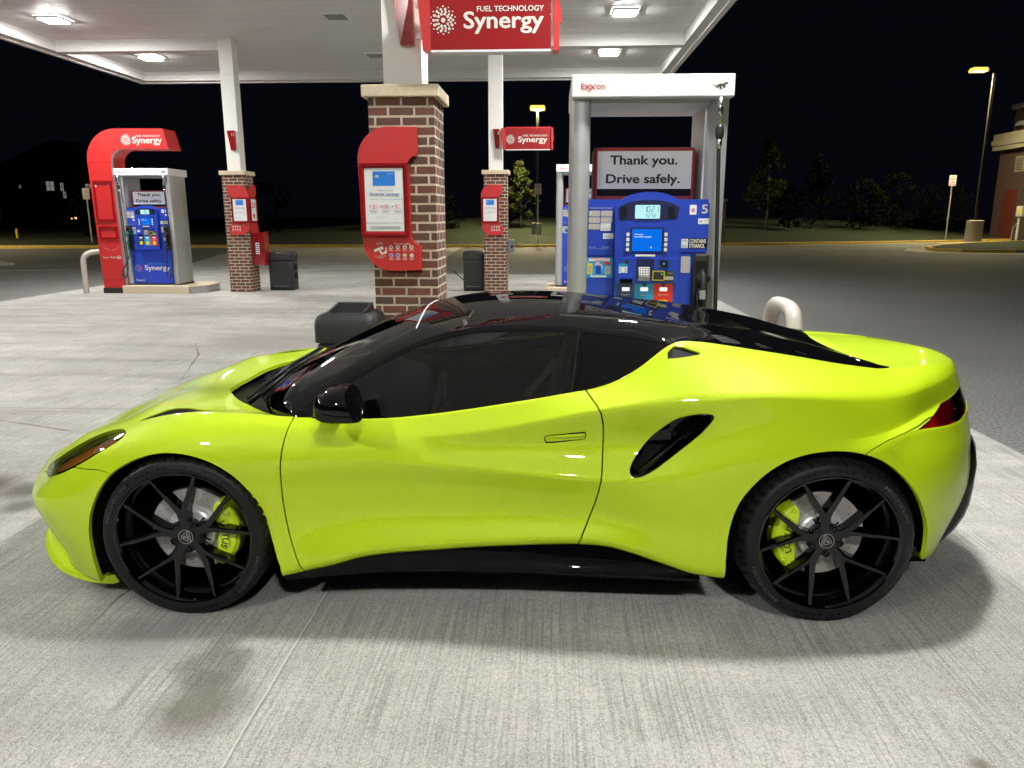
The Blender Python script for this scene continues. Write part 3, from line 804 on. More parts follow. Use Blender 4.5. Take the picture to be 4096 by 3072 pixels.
    for r_ in range(4):
        mb.rect_y(.336, .349, 1.262-.0115*r_, 1.270-.0115*r_, y2-.0014); mb.rect_y(.380, .393, 1.262-.0115*r_, 1.270-.0115*r_, y2-.0014)
    mb.rect_y(.352, .377, 1.230, 1.268, y2-.0014); mb.build("instruction_keys", M['paper'], hu)
    mb = MB(); mb.rrect_y(.603, .668, 1.268, 1.316, y2-.006, .004, .0058); cr = mb.build("contactless_reader", M['steel'], hu)
    mb = MB(); mb.rect_y(.609, .662, 1.274, 1.311, y2-.0065); mb.build("reader_window", M['blackmatte'], cr)
    mb = MB(); mb.disc_y(.636, 1.291, .008, y2-.0068, 12); mb.build("reader_light", M['bluelight'], cr)
    mb = MB(); mb.box(.560, .706, y2-.004, y2-.0002, 1.172, 1.243); mb.build("card_plate", M['darkgreen'], hu)
    mb = MB(); 
    o_ = [(.563,1.178),(.644,1.178),(.644,1.243),(.563,1.243)]; i_ = [(.568,1.183),(.639,1.183),(.639,1.238),(.568,1.238)]
    mb.loft([[(x, y2-.0045, z) for x, z in o_], [(x, y2-.012, z) for x, z in o_], [(x, y2-.012, z) for x, z in i_], [(x, y2-.0045, z) for x, z in i_]], True)
    cs = mb.build("card_slot", M['yellowp'], hu)
    mb = MB(); mb.bbox(.572, .634, y2-.014, y2-.005, 1.187, 1.234, .003); mb.build("card_insert", M['black'], cs)
    mb = MB(); mb.disc_y(.625, 1.222, .0055, y2-.0145, 10); mb.build("status_light", M['greenlight'], cs)
    mb = MB(); mb.box(.645, .704, y2-.0048, y2-.0042, 1.182, 1.205); mb.box(.665, .70, y2-.0048, y2-.0042, 1.226, 1.229); mb.build("card_notice", M['grey'], hu)
    # grade selectors
    gx = [.327, .448, .577, .708]
    for k, (mm, word) in enumerate(((M['navy2'], "Regular"), (M['cyan'], "Extra"), (M['redb'], "Supreme+"))):
        mb = MB(); mb.rect_y(gx[k], gx[k+1]-.001, .955, 1.156, y-.0012); g = mb.build("grade_panel", mm, hu)
        xc = (gx[k]+gx[k+1])/2
        mb = MB(); mb.rrect_y(xc-.026, xc+.026, 1.104, 1.130, y-.004, .004, .003); mb.build("grade_button", M['litbtn'], g)
        mb = MB(); text_fit(mb, word, xc-.030-.006*(k == 2)+.009*(k == 1), xc+.030+.006*(k == 2)-.009*(k == 1), 1.072, 1.088, y-.0022); mb.build("grade_lettering", M['whitetext'], g)
        mb = MB(); mb.prism_y([(xc+.016*math.cos(R(a)), 1.1555+.020*math.sin(R(a))) for a in range(180, 361, 20)], y-.0022, y-.0013); mb.build("grade_badge", M['navy'], g)
        mb = MB(); mb.rrect_y(xc-.029, xc+.029, .975, 1.045, y-.003, .006, .0015)
        if k == 2 or yellow: mb.build("octane_label", M['yellowp'], g)
    # left column stickers
    yy = .0312
    for r_ in range(3):
        for k in range(2):
            if (r_, k) == (2, 1): continue
            x, z = .1275+.082*k, 1.602-.0435*r_
            mb = MB(); mb.rrect_y(x, x+.0775, z, z+.0385, yy-.001, .007, .001); g = mb.build("step_sticker", M['grey'], e)
            mb = MB(); text_fit(mb, str(1+r_*2+k), x+.007, x+.020, z+.013, z+.033, yy-.002, .01)
            for q in range(3): mb.rect_y(x+.028, x+.048, z+.028-.006*q, z+.030-.006*q, yy-.002)
            mb.build("step_number", M['whitetext'], g)
    mb = MB(); mb.rect_y(.2090, .279, 1.507, 1.556, yy-.0015); mb.rect_y(.228, .297, 1.453, 1.489, yy-.0015); mb.rect_y(.760, .805, 1.392, 1.453, yy-.0015)
    mb.rrect_y(.806, .852, 1.614, 1.678, yy-.0012, .004, .001); mb.rrect_y(.866, .938, 1.552, 1.589, yy-.0012, .004, .001)
    st = mb.build("service_stickers", M['paper'], e)
    mb = MB()
    for x0, x1, z0, n in ((.214,.25,1.546,1),(.214,.27,1.531,1),(.214,.272,1.520,2),(.234,.28,1.475,2),(.234,.29,1.46,1),(.763,.80,1.443,2),(.763,.80,1.41,3),(.900,.93,1.575,1),(.872,.893,1.575,3),(.872,.893,1.565,1)):
        for q in range(n): mb.rect_y(x0, x1, z0-.006*q, z0-.006*q+.0028, yy-.0025)
    mb.build("sticker_print", M['textgrey'], st)
    mb = MB(); mb.disc_y(.829, 1.643, .0135, yy-.0025, 14); mb.build("round_seal", M['sealpink'], st)
    mb = MB(); text_fit(mb, "5 easy steps to pay at the pump", .1335, .284, 1.652, 1.664, yy-.001, .01)
    text_fit(mb, "Stop engine", .133, .180, 1.392, 1.401, yy-.001, .01); text_fit(mb, "No smoking", .220, .268, 1.392, 1.401, yy-.001, .01); mb.rect_y(.133, .268, 1.385, 1.3865, yy-.001)
    mb.rrect_y(.764, .827, 1.224, 1.336, yy-.001, .008, .001) if 0 else None
    mb.build("panel_lettering", M['whitetext'], e)
    mb = MB(); mb.rrect_y(.764, .827, 1.224, 1.336, yy-.001, .008, .001); mb.build("grey_label", M['grey'], e)
    nw = .043 if len(num) == 1 else .055
    mb = MB(); text_fit(mb, num, .885-(.01 if len(num) > 1 else 0), .885+nw, 1.622, 1.681, yy-.001, .02); mb.build("pump_number", M['whitetext'], e)
    if detail:
        mb = MB(); mb.rect_y(.809, .932, 1.389, 1.457, yy-.0010); eb = mb.build("ethanol_label", M['blackmatte'], e)
        mb = MB(); text_fit(mb, "CONTAINS", .813, .926, 1.425, 1.453, yy-.0018, .03); text_fit(mb, "ETHANOL", .815, .920, 1.392, 1.421, yy-.0018, .03); mb.build("ethanol_lettering", M['whitetext'], eb)
        mb = MB(); mb.rect_y(.112, .300, 1.188, 1.325, yy-.001); ps = mb.build("competition_poster", M['posterblue'], e)
        mb = MB(); mb.rect_y(.136, .280, 1.302, 1.323, yy-.0016); mb.rect_y(.150, .258, 1.194, 1.203, yy-.0016); mb.build("poster_title_strip", M['paper'], ps)
        mb = MB(); text_fit(mb, "COMMUNITY CORNER", .143, .272, 1.313, 1.3215, yy-.0024, .02); text_fit(mb, "CARWASH", .176, .238, 1.3035, 1.311, yy-.0024, .02)
        mb.loft([[(.232,yy-.002,1.281),(.262,yy-.002,1.280),(.292,yy-.002,1.279)],[(.234,yy-.002,1.288),(.262,yy-.002,1.293),(.293,yy-.002,1.285)],[(.244,yy-.002,1.291),(.256,yy-.002,1.300),(.275,yy-.002,1.292)]], closed=False)
        mb.build("poster_red_print", M['textred'], ps)
        mb = MB(); mb.rect_y(.124, .161, 1.214, 1.287, yy-.0016); mb.build("poster_note", M['yellowp'], ps)
        mb = MB()
        for q in range(8): mb.rect_y(.129, .155-.003*(q % 3), 1.265-.006*q, 1.268-.006*q, yy-.0024)
        for q in range(6): mb.rect_y(.252, .278-.003*(q % 3), 1.258-.006*q, 1.260-.006*q, yy-.0024)
        mb.build("poster_print", M['textgrey'], ps)
        mb = MB(); mb.rect_y(.248, .285, 1.212, 1.268, yy-.0018); mb.disc_y(.196, 1.279, .019, yy-.0014, 16); mb.disc_y(.215, 1.268, .016, yy-.0014, 16); mb.disc_y(.128, 1.295, .006, yy-.0014, 8); mb.disc_y(.155, 1.208, .006, yy-.0014, 8)
        mb.build("poster_pale_shapes", M['pinkgrey'], ps)
        mb = MB(); mb.rect_y(.183, .219, 1.215, 1.272, yy-.0017); mb.build("poster_pump", M['blue2'], ps)
    # lower door decoration
    mb = MB(); 
    burst(mb, .235, .49, .085, .0485)
    mb.build("burst_emblem", M['burstm'], e)
    mb = MB(); text_fit(mb, "Synergy", .36, .86, .41, .55, .0485, .02); text_fit(mb, "Exxon", .175, .335, .215, .262, .0485, .02); mb.build("door_lettering", M['whitetext'], e)
    mb = MB(); text_fit(mb, "FUEL TECHNOLOGY", .44, .86, .565, .59, .0485, .01); mb.build("door_small_lettering", M['cyan'], e)
    # nozzle boots, nozzles, hoses
    def side(xb, rubber, hosem, xh):
        mb = MB(); mb.bbox(xb-.047, xb+.052, -.045, .0305, .87, 1.356, .014)
        b = mb.build("nozzle_boot", M['black'], e)
        mb = MB(); mb.box(xb-.037, xb+.042, -.0465, -.0455, .93, 1.310); mb.build("boot_recess", M['blackmatte'], b)
        mb = MB(); nozzle(mb, xb+.008, -.045, 1.03); nz = mb.build("nozzle", rubber, e)
        mb = MB(); mb.rrect_y(xb-.018, xb+.022, 1.06, 1.12, -.134, .006, .003); mb.build("nozzle_label", M['textgrey'], nz)
        # swivel from header
        mb = MB(); mb.smooth = True
        mb.tube([(xh,-.075,2.353),(xh,-.075,2.28),(xh+.003,-.075,2.18)], [.017,.019,.017], 12); mb.tube([(xh+.002,-.075,2.09),(xh+.003,-.075,2.03)], [.020,.017], 12)
        mb.build("hose_swivel", M['steel'], e)
        mb = MB(); mb.smooth = True; mb.tube([(xh+.002,-.075,2.185),(xh+.004,-.075,2.16),(xh+.004,-.075,2.11),(xh+.004,-.075,2.085)], [.018,.028,.028,.018], 12); mb.build("breakaway_coupling", M['black'], e)
        mb = MB(); mb.smooth = True
        P = [(xh+.003,-.075,2.04),(xh+.012,-.078,1.80),(xh+.028,-.085,1.30),(xh+.040,-.095,.90),(xh+.035,-.11,.52),(xh+.005,-.13,.335),(xh-.045,-.14,.30),(xh-.075,-.135,.40),(xb+.015,-.12,.75),(xb+.012,-.107,.99)]
        Q = []
        for i in range(len(P)-1):
            a, b_, c, d = P[max(i-1,0)], P[i], P[i+1], P[min(i+2, len(P)-1)]
            for k in range(5):
                tt = k/5; Q.append(tuple(.5*((2*b_[j])+(c[j]-a[j])*tt+(2*a[j]-5*b_[j]+4*c[j]-d[j])*tt*tt+(-a[j]+3*b_[j]-3*c[j]+d[j])*tt**3) for j in range(3)))
        Q.append(P[-1]); mb.tube(Q, .0135, 10); mb.build("hose", hosem, e)
    if hose_right: side(.888, M['rubber'], M['rubber'], .950)
    if left_hose: side(.155, M['green'], M['green'], .075)
    return e
mat_cat = mat("cat_emblem_grey", (.06,.055,.05), .5)
M['redb2'] = mat("dark_red_sign_frame", (.33,.03,.03), .4)
M['signface'] = mat("white_sign_face", (.96,.96,1.0), .4)  # plain near-white face, gives off no light
M['sealpink'] = mat("pink_seal", (.60,.32,.28), .5)
M['pinkgrey'] = mat("pale_print", (.52,.50,.58), .5)
M['posterblue'] = mat("poster_blue", (.03,.30,.60), .3, noise=.5, nscale=30)
M['navy2'] = mat("navy_grade_panel", (.012,.03,.16), .4)
M['litbtn'] = emat("lit_button", (1,1,.98), .95)
M['bluelight'] = emat("blue_reader_light", (.05,.25,1), .9)
M['greenlight'] = emat("green_status_light", (.1,.9,.2), .8)
M['darkgreen'] = mat("dark_olive_plate", (.035,.04,.025), .35)
bm = mat("burst_pink_blue", (.6,.3,.5), .5); t = NT(bm); tc = t.n("TexCoord"); sp = t.n("SeparateXYZ"); t.l(tc.outputs["Object"], sp.inputs[0])
t.l(t.mix(t.ramp(sp.outputs[0], .2, .27), (.10,.38,.62), (.60,.10,.25)), t.b.inputs["Base Color"]); M['burstm'] = bm

def at(e, x, y): e.location = (x, y, 0); return e
p5 = at(pump("near blue fuel dispenser with number 5, seen over the car's roof", "5", True), .122, 5.25)
p11 = at(pump("far left fuel dispenser with number 11, under the red arch", "11", True, left_hose=True, yellow=True), -8.985, 15.64)
p11.scale = (1.10, 1.0, 1.01)
p11.rotation_euler = (0, 0, 0)
p1 = at(pump("far dispenser half hidden behind the near dispenser's left column", "1", True, hose_right=False), .08, 15.66)
p1.scale = (1.10, 1.0, 1.03)
def plinth(x0, x1, y0, y1, h, label, m):
    e = empty("dispenser_plinth", ((x0+x1)/2, (y0+y1)/2, 0), 0, label, "plinth")
    c = .28; a, b = (x1-x0)/2, (y1-y0)/2
    sec = [(-a,-b),(a-c,-b),(a,-b+c),(a,b-c),(a-c,b),(-a,b)]
    mb = MB(); mb.loft([[(x, y, z) for x, y in sec] for z in (.0, h-.014)] + [[(x*.985, y*.975, h) for x, y in sec]], True, True)
    mb.build("concrete_block", M['stone'], e)
    mb = MB(); mb.loft([[(x*1.006, y*1.012, z) for x, y in sec[1:5]] for z in (.012, h-.018)], closed=False); mb.build("steel_edge", m, e)
    return e
plinth(-9.0, -7.30, 15.48, 16.62, .17, "stone and steel plinth under the far left dispenser", M['steel'])
plinth(-.10, 1.45, 15.48, 16.62, .17, "plinth under the far dispenser, half hidden by the near one", M['steel'])
plinth(.02, 1.40, 5.12, 6.15, .16, "low plinth under the near dispenser, hidden behind the car", M['steel'])
for e in (p11, p1): e.location.z = .03
# lift dispensers on plinths slightly: their own base frame sits on the block
p5.location.z = 0.0

# red arch totem
tm = empty("red_arch_totem", (-9.2, 15.75, 0), 0, "tall red arch with Synergy lettering over the far left dispenser", "totem")
def L(pts): return [(x+9.2, z) for x, z in pts]
outer = L([(-9.425,.12),(-8.945,.12),(-8.983,2.67)]+[(-8.72+.263*math.cos(R(a)), 2.67+.257*math.sin(R(a))) for a in range(180, 89, -10)][1:]+[(-7.745,2.92),(-7.842,3.315),(-8.83,3.32)]+[(-8.83+.644*math.cos(R(a)), 2.70+.62*math.sin(R(a))) for a in range(90, 181, 9)][1:])
mb = MB(); mb.prism_y(outer, -.22, .30); tb = mb.build("arch_shell", M['red'], tm)
mb = MB()
inner = L([(-8.943,.13),(-8.981,2.67)]+[(-8.72+.261*math.cos(R(a)), 2.67+.255*math.sin(R(a))) for a in range(180, 89, -10)][1:]+[(-7.75,2.918)])
mb.loft([[(x, yv, z) for x, z in inner] for yv in (-.2195, -.13)], closed=False)
pass
mb.build("pale_edge_strip", M['alul'], tm)
def frame_y(mb, x0, x1, z0, z1, w, y0, y1):
    o_ = [(x0,z0),(x1,z0),(x1,z1),(x0,z1)]; i_ = [(x0+w,z0+w),(x1-w,z0+w),(x1-w,z1-w),(x0+w,z1-w)]
    mb.loft([[(x,y1,z) for x,z in o_],[(x,y0,z) for x,z in o_],[(x,y0,z) for x,z in i_],[(x,y1,z) for x,z in i_]], True)
mb = MB(); frame_y(mb, -.205, .190, 1.50, 2.305, .035, -.245, -.2205); mb.build("large_recess_frame", M['redgloss'], tm)
mb = MB(); frame_y(mb, -.19, .20, 1.13, 1.385, .032, -.245, -.2205); mb.build("small_recess_frame", M['redgloss'], tm)
mb = MB(); mb.box(-.2245, .258, -.2225, -.2205, .283, .290); mb.box(-.245, .222, -.2225, -.2205, 2.665, 2.672); mb.build("panel_seams", M['redgloss'], tm)
mb = MB(); burst(mb, .58, 3.10, .115, -.2225)
text_fit(mb, "FUEL TECHNOLOGY", .80, 1.305, 3.155, 3.19, -.2225, .02); text_fit(mb, "Synergy", .715, 1.33, 2.99, 3.16, -.2225, .02)
text_fit(mb, "Exxon  Mobil", -.165, .09, .735, .77, -.2225, .02)
mb.loft([[(.165+.052*q*math.cos(a), -.2225, .752+.036*q*math.sin(a)) for a in np.linspace(0, 2*math.pi, 20, endpoint=False)] for q in (1, .75)], True)
mb.disc_y(.165, .752, .026, -.2225, 12, rz=.012)
mb.build("arch_lettering", M['whitetext'], tm)
mb = MB()
for a in range(0, 8): 
    an = R(200+20*a); mb.disc_y(.02+.17*math.cos(an), 1.02+.12*math.sin(an), .004+.002*(a % 3), -.2222, 6, rz=.015)
mb.disc_y(-.16, 2.20, .03, -.2222, 9, rz=.022); mb.disc_y(.10, 2.22, .022, -.2222, 8, rz=.008)
mb.build("scuff_marks", M['pinkgrey'], tm)
mb = MB(); mb.box(-.235, .25, -.24, .32, 0, .119); mb.build("black_footing", M['black'], tm)
# ---------------- hoop guards
def hoop(name, pts, r, label, m):
    e = empty(name, pts[0], 0, label, "guard rail", "U shaped pipe guards at the island ends")
    mb = MB(); mb.smooth = True
    Q = []
    P = [Vector(p)-Vector(pts[0]) for p in pts]
    for i in range(len(P)-1):
        a, b, c, d = P[max(i-1,0)], P[i], P[i+1], P[min(i+2,len(P)-1)]
        for k in range(6):
            tt = k/6; Q.append(.5*((2*b)+(c-a)*tt+(2*a-5*b+4*c-d)*tt*tt+(-a+3*b-3*c+d)*tt**3))
    Q.append(P[-1]); mb.tube(Q, r, 16); mb.build("bent_pipe", m, e)
    mb = MB(); mb.cyl((0,0), r*1.25, 0, .02, 16); v=P[-1]; mb.cyl((v.x,v.y), r*1.25, 0, .02, 16); mb.build("pipe_collar", M['kerbc'], e)
    return e
hoop("pipe_guard", [(1.76,5.50,0),(1.76,5.50,.70),(1.76,5.52,.84),(1.76,5.60,.925),(1.76,5.80,.945),(1.76,6.02,.925),(1.76,6.11,.84),(1.76,6.13,.70),(1.76,6.13,0)], .058, "pale painted pipe guard behind the car's tail, right of near dispenser", M['tan'])
hoop("pipe_guard", [(-9.80,15.50,0),(-9.80,15.50,.55),(-9.78,15.51,.74),(-9.70,15.55,.83),(-9.55,15.62,.865),(-9.35,15.75,.865),(-9.30,16.3,.865),(-9.30,16.5,.8),(-9.30,16.55,0)], .056, "pale pipe guard at the far left, beside the red arch", M['tan'])
# ---------------- bins
def bin_(x0, x1, y0, y1, h, label, rz=0, opening=False):
    e = empty("waste_bin", ((x0+x1)/2, (y0+y1)/2, 0), rz, label, "waste bin", "charcoal plastic forecourt bins")
    a, b = (x1-x0)/2, (y1-y0)/2
    mb = MB(); mb.smooth = True; mb.bbox(-a*.94, a*.94, -b*.94, b*.94, 0, h*.775, .03); mb.build("bin_body", M['binp'], e, angle=35)
    mb = MB(); mb.smooth = True
    def rr(a_, b_, z, r):
        p = []
        for cx, cy, a0 in ((a_-r, b_-r, 0), (-a_+r, b_-r, 90), (-a_+r, -b_+r, 180), (a_-r, -b_+r, 270)):
            for k in range(5): an = R(a0+22.5*k); p.append((cx+r*math.cos(an), cy+r*math.sin(an), z))
        return p
    mb.loft([rr(a, b, h*.782, .05), rr(a, b, h*.90, .05), rr(a*.985, b*.98, h*.94, .05), rr(a*.93, b*.92, h*.968, .05), rr(a*.80, b*.80, h*.985, .05)], True, True)
    hood = mb.build("bin_hood", M['binp'], e, angle=50)
    mb = MB()
    if opening:
        fo = [(-.115,-.13),(.115,-.13),(.115,.13),(-.115,.13)]
        tz_ = lambda y: h*1.0+.035*(1 if y > 0 else -.25)
        mb.loft([[(x*1.18, y*1.3, h*.975) for x, y in fo], [(x*1.14, y*1.2, tz_(y)) for x, y in fo], [(x, y, tz_(y)) for x, y in fo], [(x*.97, y*.9, tz_(y)-.012) for x, y in fo]], True)
        mb.build("opening_collar", M['binp'], hood)
        mb = MB(); mb.quadv(*[(x*.98, y*.92, tz_(y)-.010) for x, y in fo]); mb.build("opening", M['blackmatte'], hood)
        mb = MB(); mb.loft([[(x*q, y*q, h*.778) for x, y in ((-a,-b),(a,-b),(a,b),(-a,b))] for q in (.95, .97)], True); mb.build("seam", M['kerbc'], e)
    else:
        mb.box(-a*.70, a*.70, -b*.94-.006, -b*.94-.001, h*.10, h*.70); mb.build("front_panel", M['binp'], e)
        mb = MB(); mb.box(-a*.62, a*.62, -b*.94-.008, -b*.94-.0065, h*.115, h*.122); mb.build("pale_scratch", M['textgrey'], e)
        for zz in (.30, .52): 
            mb = MB(); mb.box(a*.94-.001, a*.94+.012, -b*.25, b*.55, h*zz, h*(zz+.14)); mb.build("side_pocket", M['blackmatte'], e)
    return e
bin_(-1.64, -1.33+.11, 5.08, 5.52, .955, "low black waste bin with open top between the car and near brick pillar", 0, True)
bin_(-6.17, -5.62, 16.28, 16.72, .84, "charcoal waste bin at the foot of the far left brick pillar")
bin_(-1.92, -1.44, 16.38, 16.80, .87, "charcoal waste bin left of the far middle pillar, half hidden")
# red cabinet on the far left pillar
e = empty("red_squeegee_cabinet", (-6.41, 16.28, 0), 0, "red box with a white notice fixed to far left pillar's side above the bin", "cabinet")
mb = MB(); mb.prism_y([(0,.58),(.27,.56),(.27,1.27),(.0,1.22)], -.20, .10); mb.build("cabinet_body", M['redgloss'], e)
mb = MB(); mb.rect_y(.09, .17, .80, 1.04, -.202); mb.build("notice", M['paper'], e)
mb = MB()
for k in range(5): mb.rect_y(.102, .158, .825+.042*k, .843+.042*k, -.2035)
mb.build("notice_print", M['textblack'], e)
# grey hand pump box on the far middle pillar and steel bollard
e = empty("towel_box", (-.855, 16.05, 0), 0, "small grey box on the right side of the far middle pillar", "box")
mb = MB(); mb.bbox(-.069, .075, -.10, .10, .86, 1.12, .02); mb.build("box_shell", M['grey_d'] if 'grey_d' in M else mat("grey_box_plastic", (.12,.13,.14), .4), e)
mb = MB(); mb.rect_y(-.0, .05, .95, 1.0, -.1012); mb.build("slot", M['blackmatte'], e)
e = empty("steel_bollard", (-.86, 6.9, 0), 0, "short steel bollard just right of the near brick pillar", "bollard")
mb = MB(); mb.smooth = True; mb.cyl((0,0), .075, 0, .80, 24); mb.loft([[(q*math.cos(a), q*math.sin(a), z) for a in np.linspace(0, 2*math.pi, 24, endpoint=False)] for q, z in ((.075,.80),(.066,.83),(.04,.85),(.01,.856))], True, True)
mb.build("bollard_tube", M['steel'], e, angle=40)
# squeegee sticking out of bin
e = empty("squeegee", (-1.95, 16.5, 0), 0, "thin black squeegee handle leaning out left of the far middle bin", "squeegee")
mb = MB(); mb.tube([(.05,0,.22),(-.17,0,.42)], .012, 8); mb.tube([(-.17,-.03,.42),(-.17,.03,.42)], .016, 8); mb.build("handle", M['black'], e)

# ================================================================== STREET SIDE
def lamp(x, y, zb, hp, hb, rb, head_dx, label, power):
    e = empty("street_lamp", (x, y, zb), 0, label, "street lamp", "parking lot lamps on concrete bases")
    mb = MB(); mb.smooth = True; mb.cyl((0,0), rb, -.3, hb-.03, 28); mb.cyl((0,0), rb, hb-.03, hb, 28, rb*.94); mb.build("concrete_base", M['kerbc'], e, angle=40)
    mb = MB(); mb.box(-.16,.16,-.16,.16,hb+.002,hb+.09); mb.box(-.07,.07,-.07,.07,hb+.0905,hp); mb.build("pole", M['poledark'], e)
    mb = MB(); hx = head_dx
    mb.bbox(min(0,hx)-.05, max(0,hx)+.05, -.04, .04, hp-.12, hp-.05, .01) if abs(hx) > .1 else None
    mb.bbox(hx-.35, hx+.35, -.20, .20, hp-.04, hp+.10, .03); hd = mb.build("lamp_head", M['poledark'], e)
    mb = MB(); mb.loft([[(hx+sx*a, sy*b, z) for sx, sy in ((-1,-1),(1,-1),(1,1),(-1,1))] for a, b, z in ((.27,.17,hp-.042),(.26,.16,hp-.07))], True, True)
    mb.build("lamp_panel", power, hd)
    mb = MB(); mb.loft([[(hx+sx*a, sy*b, z) for sx, sy in ((-1,-1),(1,-1),(1,1),(-1,1))] for a, b, z in ((.37,.23,hp+.115),(.42,.28,hp-.02),(.40,.27,hp-.115))], True)
    mb.build("glow_skirt", M['glow'], hd)  # emitting skirt added round the head to imitate the lamp's yellow glow
    return e
lamp(24.95, 46.9, .10, 9.55, 1.24, .46, -.9, "tall street lamp glowing yellow at the far right, on a round concrete base", M['sodium'])
lamp(-.86, 44.0, .45, 6.95, .75, .28, 0.0, "street lamp with yellow glow seen above the small Synergy sign", M['sodium'])

def road_sign(x, y, z0, z1, w, label):
    e = empty("traffic_sign", (x, y, z0), 0, label, "sign", "small white parking signs on thin posts")
    h = z1-z0
    mb = MB(); mb.box(-.035, .035, -.02, .02, 0, h-.05); mb.build("sign_post", M['grey'], e)
    mb = MB(); mb.rrect_y(-w/2, w/2, h-w*1.5, h, -.035, .03, .01); mb.build("sign_plate", M['paper'], e)
    mb = MB(); z = h-w*.12
    for s_ in ("NO", "PARKING", "OR", "STANDING", "FIRE LANE"):
        ww = w*.40*(len(s_)/9)**.6; text_fit(mb, s_, -ww, ww, z-w*.20, z-w*.04, -.0365, .02); z -= w*.27
    mb.build("sign_lettering", M['textred'], e)
road_sign(-24.78, 40.2, .14, 3.02, .38, "white parking sign on a pale post, left of the red arch")
road_sign(-.72, 39.6, .18, 3.18, .34, "white parking sign in front of the lamp pole behind far middle pillar")
road_sign(24.1, 48.4, .16, 3.98, .42, "white parking sign on a dark post, left of the right street lamp")
lamp(-33.5, 32.5, .15, 7.6, .9, .30, 0.0, "street lamp standing outside the photo's left edge", M['sodium'])
e = empty("marker_post", (-31.8, 44.2, 0), 0, "short pale yellow marker post in the grass at far left", "post")
mb = MB(); mb.cyl((0,0), .07, 0, .78, 12); mb.cyl((0,0), .085, .7805, .84, 12, .05); mb.build("post_tube", M['yellowp'], e)
e = empty("brick_post", (9.2, 42.9, 0), 0, "small brick post with a stone top right of near dispenser", "brick post")
mb = MB(); mb.box(-.45,.25,-.25,.25,0,2.35); mb.build("brick_shaft", M['brick_far2'] if 'brick_far2' in M else brick_mat("post_brick", (.20,.075,.04), (.12,.05,.03), (.42,.34,.22), .2, .075, .02), e)
mb = MB(); mb.box(-.50,.30,-.30,.30,2.351,2.48); mb.build("stone_top", M['stone'], e)

# store at the far right
st = empty("store_building", (29.45, 45, 0), 0, "dark brick store corner with beige trim and reddish door at right edge", "building")
def S(mb, name, m, parent=st, **k):
    o = mb.build(name, m, parent, **k); return o
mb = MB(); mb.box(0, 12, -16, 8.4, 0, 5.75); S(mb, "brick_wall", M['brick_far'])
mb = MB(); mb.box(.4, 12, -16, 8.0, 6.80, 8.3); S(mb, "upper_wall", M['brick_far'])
mb = MB(); mb.box(-.35, 12, -16.3, 8.8, 5.76, 6.05); mb.box(-.42, 12, -16.4, 8.87, 6.051, 6.40); mb.box(-.35, 12, -16.3, 8.8, 6.401, 6.79); S(mb, "beige_fascia", M['trim'])
mb = MB(); mb.box(.2, 12, -16.2, 8.2, 8.301, 8.6); S(mb, "parapet_cap", M['alu'])
mb = MB(); mb.box(-.03, .1, 5.95, 7.40, .12, 3.24); dr = S(mb, "door", M['doorred'])
mb = MB(); mb.box(-.06, -.031, 7.25, 7.33, 1.15, 1.25); S(mb, "door_handle", M['steel'], dr)
mb = MB(); mb.box(-.05, .1, 5.6, 6.5, 4.31, 5.26); vt = S(mb, "wall_vent", M['trim'])
mb = MB()
for k in range(7): mb.box(-.06, -.051, 5.68, 6.42, 4.40+.115*k, 4.46+.115*k)
S(mb, "vent_louvres", M['black'], vt)
mb = MB(); mb.loft([[(.4,6.9,7.2),(.4,7.5,7.2),(.12,7.5,7.2),(.12,6.9,7.2)],[(.4,6.95,7.5),(.4,7.45,7.5),(.3,7.45,7.5),(.3,6.95,7.5)]], True, True); S(mb, "wall_lamp", M['alu'])
e = empty("utility_meter", (28.6, 48.9, .12), 0, "pale utility meter on a post before the store wall, at right edge", "meter")
mb = MB(); mb.cyl((0,0), .07, 0, 1.7, 12); mb.build("meter_post", M['alul'], e)
mb = MB(); mb.bbox(-.12, .02, -.42, .22, 1.42, 2.05, .03); mb.build("meter_box", M['alul'], e)
mb = MB(); mb.box(-.14, -.121, -.3, -.05, 1.6, 1.9); mb.build("meter_window", M['yellowp'], e)
mb = MB(); mb.tube([(0,.55,0),(0,.50,.75),(0,.1,1.05)], .025, 8); mb.build("conduit", M['alul'], e)

# distant dark house with lit windows, and shed lights
hs_ = empty("distant_house", (-49, 76, 0), 0, "dark house far left with a few lit windows, barely visible", "house")
mb = MB(); mb.box(-7, 6, 0, 8, .5, 6.2); mb.prism_y([(-7.5,6.2),(6.5,6.2),(-.5,9.0)], -.3, 8.3); mb.build("wall", M['siding'], hs_)
for k, (x0, x1, z0, z1) in enumerate(((-1.9,-1.1,4.05,4.95),(-.45,-.12,4.0,4.8),(-.25,.05,3.3,3.95),(2.15,2.85,4.2,4.7),(-4.75,-4.55,4.3,4.6))):
    mb = MB(); mb.rect_y(x0, x1, z0, z1, -.02); w_ = mb.build("window", M['litwin'], hs_)
    mb = MB(); mb.box((x0+x1)/2-.02, (x0+x1)/2+.02, -.05, -.021, z0, z1); mb.box(x0, x1, -.055, -.0505, (z0+z1)/2-.02, (z0+z1)/2+.02); mb.build("window_bar", M['siding'], w_)
mb = MB(); mb.disc_y(.75, 1.35, .13, -.08, 10, depth=.05); mb.disc_y(.35, 1.3, .07, -.08, 8, depth=.05); mb.build("porch_light", M['warmlamp'], hs_)

